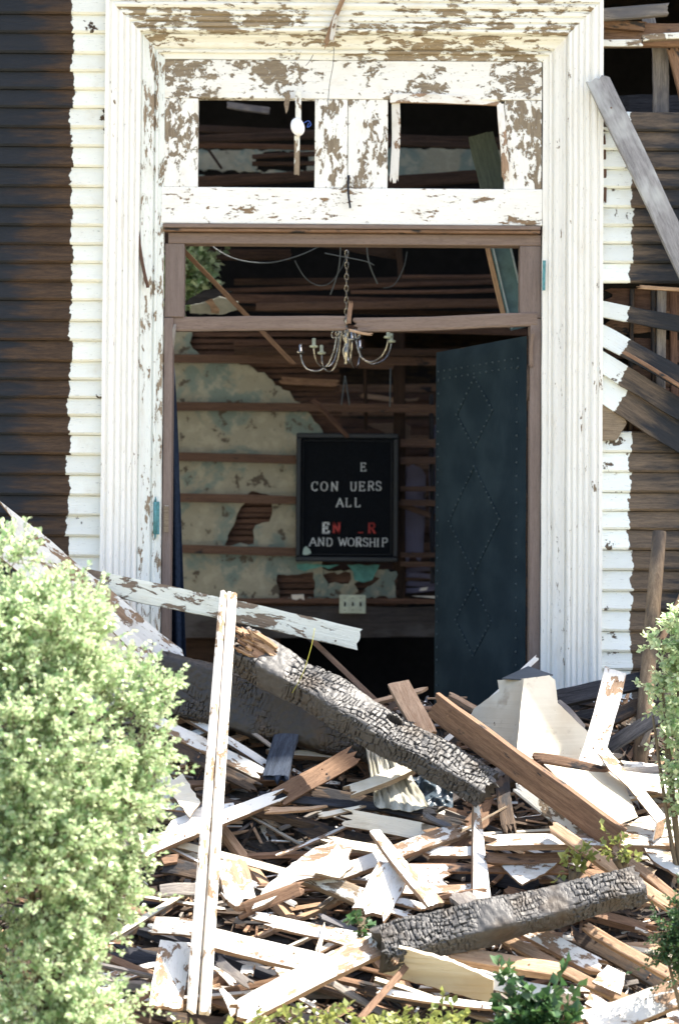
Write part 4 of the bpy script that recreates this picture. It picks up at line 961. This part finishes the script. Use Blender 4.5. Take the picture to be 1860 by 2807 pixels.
slab('lower_fold', None, None, crm, [(1490, 2095, -1.20), (1600, 2110, -1.16), (1690, 2100, -1.12), (1715, 2165, -1.22), (1748, 2240, -1.37), (1690, 2262, -1.42), (1600, 2200, -1.32)], .005, .0012, parent=fs)
tube('crease', [P(1470, 1866, -.70), P(1500, 1905, -.64)], .0018, M['tan2'], fs, 4); tube('crease', [P(1345, 1912, -.54), P(1372, 1926, -.60), P(1386, 1932, -.64)], .004, M['dark'], fs, 5)
slab('hood', None, None, crb, [(1372, 1858, -0.58), (1447, 1826, -0.40), (1512, 1848, -0.58), (1438, 1864, -0.75)], .005, parent=fs)
slab('bent_edge', None, None, 'grey', [(1524, 1920, -0.58), (1535, 1918, -0.54), (1560, 1938, -0.52), (1604, 1988, -0.56), (1600, 2000, -0.60)], .004, parent=fs)
cs_ = empty('curved_strip', P(1740, 2140, -1.1)); tag(cs_, 'bent white and lilac strip curling down right of the cream sheet', 'strip')
prev = None
cv = [(1665, 2050), (1695, 2095), (1745, 2140), (1785, 2190), (1825, 2240), (1815, 2290)]
for i in range(len(cv) - 1):
    (x0, y0), (x1, y1) = cv[i], cv[i + 1]
    slab('strip_length', None, None, 'white', [(x0, y0, -1.12 - i * .05), (x1, y1, -1.17 - i * .05), (x1 - 26, y1 + 15, -1.22 - i * .05), (x0 - 26, y0 + 15, -1.17 - i * .05)], .006, parent=cs_)
Bd('thin_board', 'reddish brown board lying level in front of the cream sheet', 'board', 'tan2', (1448, 2082), (1686, 2120), 26, 20, (-1.15, -1.15), (0, -.9, .4))
slab('white_sheet', 'bright white sheet corner at the right edge above the long level stick', 'sheet', 'white', [(1680, 2275, -1.3), (1755, 2240, -1.2), (1880, 2225, -1.15), (1880, 2290, -1.35), (1720, 2300, -1.4)], .01, .004)
slab('white_sheet', 'torn white plate leaning at the right edge beneath the long level stick', 'sheet', 'white', [(1760, 2320, -1.4), (1870, 2320, -1.35), (1880, 2410, -1.6), (1820, 2380, -1.55), (1790, 2360, -1.5)], .01, .004)
# rest of the heap from the back to the front
items = [
    ('white_trim', 'upper white trim length running down behind the tall post', 'trim', 'white', (440, 1915), (735, 2110), 18, 14, .02, (.1, -.75, .6)),
    ('white_trim', 'lower white trim length running down behind the tall post', 'trim', 'white', (400, 1955), (730, 2140), 34, 12, .08, (.1, -.75, .6)),
    ('thin_lath', 'thin dark lath above the white trim right of tall post', 'lath', 'grey', (636, 1965), (755, 2060), 9, 8, .1, 'b'),
    ('dark_board', 'dark brown board under the white trim left of the post', 'board', 'dark', (420, 2010), (720, 2170), 30, 14, .06, 'b'),
    ('blue_board', 'blue black charred board standing under the long charred beam', 'board', 'blue', (800, 1985), (748, 2165), 66, 16, .1, (-.2, -.95, .3)),
    ('level_board', 'brown level board in the shadow under the long charred beam', 'board', 'tan2', (650, 1990), (1000, 2035), 24, 14, .0, 'b'),
    ('sloping_board', 'brown board rising to the right with a sunlit lower end', 'board', 'tan2', (985, 2052), (755, 2200), 52, 16, .12, (.1, -.9, .42)),
    ('white_batten', 'white painted batten rising right through the heap behind the post', 'batten', 'white', (790, 2165), (380, 2345), 38, 22, .16, 'b'),
    ('dark_prop', 'dark stub propped under the cracked beam beside the thick plank', 'stub', 'dark', (1375, 2130), (1402, 2285), 40, 20, .05, 'f'),
    ('short_stick', 'short broken batten with a pale painted edge below the charred beam', 'batten', 'cream', (1158, 2090), (942, 2168), 26, 18, .22, (.1, -.5, .85)),
    ('black_board', 'long black board across the middle below the crumpled cloth', 'board', 'dark', (840, 2175), (1290, 2265), 30, 16, .06, 'b'),
    ('black_board', 'thin black board just above the greenish painted board', 'board', 'black', (700, 2175), (1200, 2225), 20, 12, .08, 'b'),
    ('lit_sliver', 'sunlit cream sliver lying on the black board left of middle', 'splinter', 'cream', (865, 2236), (1002, 2210), 15, 8, .16, 'u'),
    ('lit_sliver', 'long pale splinter beneath the white batten right of post', 'splinter', 'tan', (720, 2222), (900, 2212), 14, 8, .14, 'u'),
    ('greenish_board', 'greenish grey painted board lying level in the middle of heap', 'board', 'cream', (930, 2248), (1190, 2278), 46, 12, .12, (0, -.92, .4)),
    ('grey_splinter', 'grey splinter beside the right end of the greenish board', 'splinter', 'grey', (1158, 2228), (1235, 2268), 12, 8, .16, 'u'),
    ('rising_board', 'grey white board rising right toward the upright shard', 'board', 'white', (1275, 2272), (860, 2425), 34, 18, .14, (0, -.62, .78)),
    ('bright_stick', 'bright white stick crossing over the rising grey board', 'stick', 'white', (1022, 2272), (1200, 2490), 32, 18, .28, (.2, -.7, .68)),
    ('white_chunk', 'broad blinding white board end in the middle foreground', 'board', 'white', (1085, 2375), (1000, 2510), 88, 16, .22, (.1, -.6, .8)),
    ('shard', 'tall pointed white shard standing upright in the middle right', 'shard', 'white', (1302, 2200), (1316, 2500), 48, 16, .2, (.35, -.85, .35)),
    ('round_board', 'white board with rounded end right of the bright stick', 'board', 'white', (1070, 2400), (1235, 2400), 60, 14, .12, 'b'),
    ('narrow_board', 'white slat lying under the rounded white board', 'slat', 'white', (1060, 2438), (1330, 2436), 18, 10, .14, 'u'),
    ('white_plank', 'sunlit white plank leaning right of the tall post', 'plank', 'white', (614, 2352), (668, 2490), 74, 18, .26, (.3, -.7, .65)),
    ('brown_board', 'brown splintered board under the sunlit white plank', 'board', 'tan2', (640, 2508), (845, 2430), 40, 14, .22, (0, -.95, -.05)),
    ('peeling_log', 'peeling brown board sloping right under the torn white panel', 'board', 'peel', (820, 2398), (1060, 2505), 42, 26, .16, (0, -.8, .6)),
    ('narrow_board', 'upper of two long white slats in the lower middle', 'slat', 'white', (690, 2512), (1040, 2570), 17, 10, .2, 'u'),
    ('narrow_board', 'lower of two long white slats in the lower middle', 'slat', 'white', (720, 2540), (1050, 2598), 19, 10, .22, 'u'),
    ('narrow_board', 'white slat sloping right behind the white chunk', 'slat', 'white', (870, 2400), (1180, 2500), 16, 10, .16, 'u'),
    ('narrow_board', 'thin white slat under the torn white panel', 'slat', 'white', (880, 2430), (1130, 2520), 12, 8, .16, 'u'),
    ('small_sliver', 'small pointed sliver standing across the two long slats', 'splinter', 'cream', (898, 2528), (860, 2612), 16, 8, .28, 'f'),
    ('heavy_plank', 'heavy white plank sloping right from the foot of the post', 'plank', 'white', (560, 2572), (900, 2652), 46, 24, .25, (0, -.7, .7)),
    ('heavy_plank', 'heavy white plank rising right along the bottom edge', 'plank', 'white', (640, 2782), (1040, 2600), 58, 26, .34, (.1, -.7, .7)),
    ('dark_board', 'dark board left of the tall post below the white batten', 'board', 'dark', (430, 2382), (560, 2390), 40, 14, .06, 'b'),
    ('grey_board', 'grey board end left of the post in mid height', 'board', 'grey', (420, 2455), (560, 2440), 32, 14, .1, 'b'),
    ('pale_board', 'pale bluish board left of the post near its foot', 'board', 'white', (400, 2530), (560, 2560), 42, 14, .14, 'b'),
    ('cream_plate', 'large cream board standing behind the foot of the post', 'board', 'white', (480, 2590), (462, 2760), 92, 14, .2, (.1, -.9, .4)),
    ('grey_board', 'grey slat slanting inside the triangle of heavy planks', 'slat', 'grey', (590, 2615), (695, 2710), 24, 8, .2, 'b'),
    ('white_sliver', 'white sliver slanting beside the grey slat at bottom left', 'splinter', 'white', (572, 2640), (640, 2710), 16, 8, .22, 'b'),
    ('white_sliver', 'wide white splinter at the bottom between post and heavy plank', 'splinter', 'white', (605, 2700), (645, 2790), 28, 8, .24, 'b'),
    ('white_block', 'small white block inside the triangle of heavy planks', 'block', 'white', (683, 2636), (686, 2682), 34, 12, .16, 'b'),
    ('brown_stick', 'brown stick leaning at the bottom beside the heavy plank', 'stick', 'tan2', (1112, 2640), (985, 2800), 18, 12, .34, 'f'),
    ('small_stake', 'small pale stake by the left end of the short charred beam', 'stake', 'tan', (1105, 2580), (1072, 2650), 20, 14, .36, 'f'),
    ('wood_chunk', 'pale wood chunk at the left end of the short charred beam', 'chunk', 'tan', (1035, 2555), (1100, 2565), 34, 24, .3, 'b'),
    ('level_stick', 'long level sunlit stick running to the right edge', 'stick', 'white', (1322, 2320), (1880, 2298), 26, 22, .26, (0, -.5, .87)),
    ('brown_board', 'brown board just under the long level stick', 'board', 'tan2', (1322, 2352), (1580, 2350), 26, 18, .18, (0, -.8, .6)),
    ('slanting_batten', 'long sunlit batten slanting down to the right edge', 'batten', 'tan', (1512, 2262), (1840, 2492), 30, 22, .36, (-.3, -.6, .75)),
    ('slanting_batten', 'shorter sunlit batten slanting beside the long one at right', 'batten', 'tan', (1670, 2335), (1880, 2480), 24, 20, .32, (-.3, -.6, .75)),
    ('speckled_log', 'speckled grey board under the thick brown plank', 'board', 'peel', (1400, 2145), (1640, 2320), 38, 24, .12, (-.2, -.9, .3)),
    ('lower_batten', 'sunlit batten at lower right running off the right edge', 'batten', 'tan', (1592, 2535), (1870, 2690), 26, 20, .2, (-.3, -.6, .75)),
    ('lower_board', 'wide white board below the right end of short charred beam', 'board', 'white', (1440, 2552), (1665, 2655), 40, 20, .22, (-.2, -.6, .75)),
    ('lower_batten', 'long thin batten sloping right beneath the wide white board', 'batten', 'tan', (1370, 2570), (1800, 2775), 24, 18, .2, (-.2, -.6, .75)),
    ('square_batten', 'square sunlit batten with sawn end under the short charred beam', 'batten', 'tan', (1235, 2615), (1536, 2665), 30, 26, .28, (0, -.55, .84)),
    ('green_grey_board', 'grey board with green stains above the dark bottom plant', 'board', 'peel', (1240, 2660), (1600, 2745), 40, 16, .2, (0, -.9, .4)),
    ('bottom_board', 'white slat near the bottom edge left of dark plant', 'slat', 'white', (1030, 2715), (1370, 2765), 14, 10, .24, 'u'),
    ('bottom_board', 'dark slat near the bottom edge below the cream sheet', 'slat', 'dark', (980, 2700), (1370, 2785), 26, 10, .18, 'b'),
    ('corner_plank', 'blinding white plank in the bottom right corner', 'plank', 'white', (1570, 2830), (1880, 2712), 62, 24, .4, (.1, -.7, .7)),
    ('corner_board', 'white slat left of the bright plank in bottom right corner', 'slat', 'white', (1590, 2742), (1740, 2800), 26, 12, .26, 'u'),
    ('dark_board', 'dark board behind the lower battens at the right edge', 'board', 'dark', (1560, 2560), (1870, 2740), 40, 16, .06, 'b'),
    ('upper_stick', 'brown stick behind the short charred beam rising right', 'stick', 'tan2', (1180, 2470), (1340, 2440), 14, 10, .2, 'f'),
    ('grey_wedge', 'grey wedge of wood at the foot of the upright shard', 'wedge', 'grey', (1250, 2440), (1330, 2540), 50, 18, .3, (.2, -.8, .5)),
    ('narrow_board', 'reddish slat behind the upright shard', 'slat', 'tan2', (1100, 2370), (1560, 2395), 22, 14, .1, 'b'),
    ('narrow_board', 'white slat behind the upright shard', 'slat', 'white', (1160, 2325), (1340, 2345), 22, 12, .14, 'u'),
    ('narrow_board', 'pale slat lying left of the bright stick', 'slat', 'cream', (880, 2300), (1060, 2335), 20, 12, .14, 'u'),
    ('end_block', 'dark block of wood below the cream strip at the right edge', 'block', 'dark', (1780, 2400), (1860, 2440), 40, 20, .1, 'b'),
]
SPL = {'shard': dict(spl=(.3, .2), taper=(.35, 1.15)), 'white_chunk': dict(spl=(.1, .25)), 'heavy_plank': dict(spl=(.4, .2)), 'square_batten': dict(spl=(.1, .05)), 'small_sliver': dict(taper=(.3, 1)), 'white_sliver': dict(taper=(.3, 1.2)),
       'cream_plate': dict(spl=(.05, .1)), 'bright_stick': dict(taper=(.75, 1.2), spl=(.2, .1)), 'white_batten': dict(taper=(.8, 1.1), spl=(1.5, .3)), 'round_board': dict(spl=(.3, .5)), 'lit_sliver': dict(taper=(1, .3)), 'brown_stick': dict(spl=(.3, .1))}
for it in items:
    B(it[0], it[1], it[2], it[3], it[4], it[5], it[6], it[7], it[8], it[9], **SPL.get(it[0], {}))
def Q(pts, lift, dy=0): return [(x, y, Yp(y) - lift) for x, y in pts]
slab('broken_sheet', 'torn white panel with jagged corner in the centre of the heap', 'panel', 'white', Q([(965, 2318), (930, 2300), (870, 2320), (800, 2365), (720, 2440), (690, 2492), (740, 2470), (800, 2420), (850, 2405), (940, 2400)], .26), .014, .004)
slab('broken_sheet', 'grey white square tile lying on the torn white panel', 'panel', 'cream', Q([(925, 2312), (968, 2372), (930, 2406), (862, 2392)], .3), .012, .002)
slab('cream_sheet', 'broad cream sheet in shade below the short charred beam', 'panel', crm, [(1092, 2598, -2.1), (1240, 2636, -2.1), (1352, 2688, -2.1), (1346, 2748, -2.0), (1200, 2712, -2.0), (1048, 2668, -1.98)], .012, .003)
slab('white_plate', 'white angular plate at lower right beneath the battens', 'plate', 'white', Q([(1622, 2690), (1664, 2645), (1712, 2668), (1700, 2725)], .3), .01, .003)
slab('white_plate', 'pale triangular plate behind the short charred beam', 'plate', 'white', Q([(1372, 2370), (1545, 2352), (1490, 2395), (1430, 2424), (1400, 2400)], .16), .01, .003)
slab('white_plate', 'white triangular plate inside the triangle of heavy planks', 'plate', 'white', Q([(752, 2650), (842, 2668), (782, 2702)], .26), .01, .003)
slab('white_plate', 'curved white plate left of the tall post above batten', 'plate', 'white', Q([(410, 2175), (450, 2090), (500, 2190), (508, 2225), (440, 2215)], .1), .008, .003)
slab('white_plate', 'folded grey plate left of the tall post', 'plate', 'cream', Q([(452, 2150), (500, 2120), (550, 2200), (520, 2240)], .14), .008, .003)
slab('white_plate', 'broad white plate right behind the post above batten', 'plate', 'white', Q([(470, 2250), (560, 2210), (640, 2200), (650, 2240), (480, 2320), (430, 2320)], .08), .01, .004)
slab('wood_plate', 'brown flat chip left of the post in mid height', 'chip', 'tan2', Q([(440, 2345), (490, 2340), (486, 2362), (450, 2368)], .12), .012, .003)
# crumpled cloth
clo = NT('grey_crumpled_cloth'); co = clo.coord(False); nn_ = clo.noise(co, 9, 5, (3, 1, .5)); clo.l(clo.mix(clo.step(nn_, .35, .65), (.20, .19, .15), (.52, .50, .42)), clo.b.inputs['Base Color']); clo.b.inputs['Roughness'].default_value = .9
V = []; F = []; nu, nv = 46, 46
for j in range(nv + 1):
    for i in range(nu + 1):
        u, v = i / nu, j / nv; x = 1000 + 26 * v + u * (70 + 80 * v); y = 2030 + 178 * v + 14 * math.sin(u * 3)
        p = P(x, y, Yp(y) - .10 - .03 * u)
        f_ = noise.noise(Vector((u * 7 + v * .8, v * 1.3, 0))); f2 = noise.noise(Vector((u * 16, v * 7, 5)))
        V.append(p + Vector((.006 * f2, -.045 * abs(f_) - .014 * f2, .012 * f_)))
for j in range(nv):
    for i in range(nu): a = j * (nu + 1) + i; F.append((a, a + 1, a + nu + 2, a + nu + 1))
c = V[0].copy(); o = mk('crumpled_cloth', [v - c for v in V], F, clo.m, None, c, True); tag(o, 'crumpled grey cloth hanging in folds under the charred beam', 'cloth'); o.modifiers.new('thick', 'SOLIDIFY').thickness = .003
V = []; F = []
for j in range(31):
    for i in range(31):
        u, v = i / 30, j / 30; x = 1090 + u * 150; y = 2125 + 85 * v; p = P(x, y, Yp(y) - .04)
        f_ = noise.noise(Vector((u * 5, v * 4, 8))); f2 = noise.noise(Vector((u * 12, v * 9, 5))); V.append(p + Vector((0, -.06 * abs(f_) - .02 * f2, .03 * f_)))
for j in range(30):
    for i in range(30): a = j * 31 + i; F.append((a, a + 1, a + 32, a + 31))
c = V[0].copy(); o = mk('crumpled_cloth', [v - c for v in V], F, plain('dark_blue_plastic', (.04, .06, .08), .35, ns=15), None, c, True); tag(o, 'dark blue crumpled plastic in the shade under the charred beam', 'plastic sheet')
# yellow tape strand over the beam
o = tube('yellow_twine', curve([P(862, 1722, -1.05), P(852, 1775, -1.1), P(828, 1850, -1.15), P(800, 1900, -1.15)], 6), .0013, plain('yellow_twine', (.30, .29, .03), .6, bump=0), None, 5); tag(o, 'thin yellow twine strand hanging across the long charred beam', 'twine')

nm = bpy.data.meshes.new('nail_head'); bm = bmesh.new(); bmesh.ops.create_cone(bm, cap_ends=True, segments=7, radius1=.0045, radius2=.0035, depth=.004); bm.to_mesh(nm); bm.free(); nm.materials.append(M['tan2'])
rg = random.Random(77)
for o in [o for o in bpy.data.objects if o.type == 'MESH' and o.parent is None and o.get('category') in ('board', 'plank', 'batten', 'slat') and not o.name.startswith('broken_l')]:
    xs_ = [v.co.x for v in o.data.vertices]; ys_ = [v.co.y for v in o.data.vertices]; zs_ = [v.co.z for v in o.data.vertices]
    L_, W_ = max(xs_) - min(xs_), max(ys_) - min(ys_)
    if W_ < .045 or L_ < .4 or o.name.startswith(('broken', 'loose')): continue
    for q in range(3):
        x = rg.choice([-.42, -.1, .2, .4]) * L_ + rg.uniform(-.03, .03); y = rg.uniform(-.3, .3) * W_
        near = min(o.data.vertices, key=lambda v: (v.co.x - x) ** 2 + (v.co.y - y) ** 2 - v.co.z * .05)
        nl_ = bpy.data.objects.new('nail_head', nm); COL.objects.link(nl_); nl_.parent = o; nl_.location = (near.co.x, near.co.y * .8, near.co.z + .0015)

# ------------------------------------------------------------------ plants
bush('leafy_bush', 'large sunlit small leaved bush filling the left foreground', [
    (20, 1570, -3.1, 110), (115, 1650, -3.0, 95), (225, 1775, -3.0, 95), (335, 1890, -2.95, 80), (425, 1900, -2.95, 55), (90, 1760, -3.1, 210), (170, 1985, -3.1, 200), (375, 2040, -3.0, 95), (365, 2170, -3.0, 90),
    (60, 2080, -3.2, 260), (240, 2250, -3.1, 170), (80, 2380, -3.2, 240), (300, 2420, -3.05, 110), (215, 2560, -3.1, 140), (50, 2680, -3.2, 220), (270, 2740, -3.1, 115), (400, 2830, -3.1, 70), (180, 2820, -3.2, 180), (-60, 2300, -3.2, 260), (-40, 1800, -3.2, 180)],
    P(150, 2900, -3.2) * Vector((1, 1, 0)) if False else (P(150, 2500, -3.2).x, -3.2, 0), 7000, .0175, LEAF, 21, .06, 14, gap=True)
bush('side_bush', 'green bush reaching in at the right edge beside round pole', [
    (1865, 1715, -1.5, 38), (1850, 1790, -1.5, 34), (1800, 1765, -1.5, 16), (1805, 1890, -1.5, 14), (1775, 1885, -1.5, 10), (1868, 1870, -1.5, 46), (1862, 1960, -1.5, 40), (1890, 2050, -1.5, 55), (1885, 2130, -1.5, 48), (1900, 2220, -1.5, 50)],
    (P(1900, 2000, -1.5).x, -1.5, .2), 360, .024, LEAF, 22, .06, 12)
bush('dark_shrub', 'dark green feathery shrub low at the right edge', [
    (1865, 2560, -2.4, 38), (1890, 2620, -2.4, 48), (1870, 2490, -2.4, 20), (1820, 2610, -2.4, 20)], (P(1930, 2600, -2.4).x, -2.4, 0), 260, .013, LEAFD, 23, .07, 18)
bush('bottom_plant', 'dark green leafy plant at the bottom edge right of centre', [
    (1455, 2770, -2.5, 42), (1520, 2780, -2.5, 35), (1400, 2810, -2.5, 40), (1385, 2700, -2.5, 16), (1460, 2830, -2.5, 50)], (P(1460, 2700, -2.5).x, -2.5, 0), 70, .045, LEAFD, 24, .09, 9, cat='plant')
bush('weeds', 'yellow green weeds along the bottom edge left of centre', [
    (700, 2862, -2.6, 55), (800, 2856, -2.6, 60), (880, 2845, -2.6, 50), (640, 2860, -2.6, 50), (560, 2840, -2.6, 40)], (P(740, 2750, -2.6).x, -2.6, 0), 40, .03, WEED, 25, .08, 9, cat='weeds')
bush('weeds', 'small pale weeds at the bottom edge under the cream sheet', [
    (1080, 2835, -2.6, 40), (1150, 2840, -2.6, 40), (1230, 2835, -2.6, 35), (1010, 2845, -2.6, 30)], (P(1120, 2750, -2.6).x, -2.6, 0), 60, .03, WEED, 26, .06, 9, cat='weeds')
bush('vine_leaves', 'yellow green vine leaves resting on the middle of the short charred beam', [(1560, 2372, -1.6, 32), (1585, 2350, -1.6, 22)], tuple(P(1565, 2390, -1.6)), 15, .03, WEED, 27, .04, 6, cat='vine')
bush('vine_leaves', 'pale vine leaves tangled in the two slanting battens at right', [(1695, 2328, -1.7, 28), (1720, 2350, -1.7, 18)], tuple(P(1700, 2350, -1.7)), 13, .028, WEED, 28, .04, 6, cat='vine')
bush('vine_leaves', 'green leaf sprig hanging beneath the blinding white board end', [(985, 2535, -1.95, 22)], tuple(P(985, 2520, -1.9)), 9, .035, LEAFD, 29, .03, 5, cat='vine')
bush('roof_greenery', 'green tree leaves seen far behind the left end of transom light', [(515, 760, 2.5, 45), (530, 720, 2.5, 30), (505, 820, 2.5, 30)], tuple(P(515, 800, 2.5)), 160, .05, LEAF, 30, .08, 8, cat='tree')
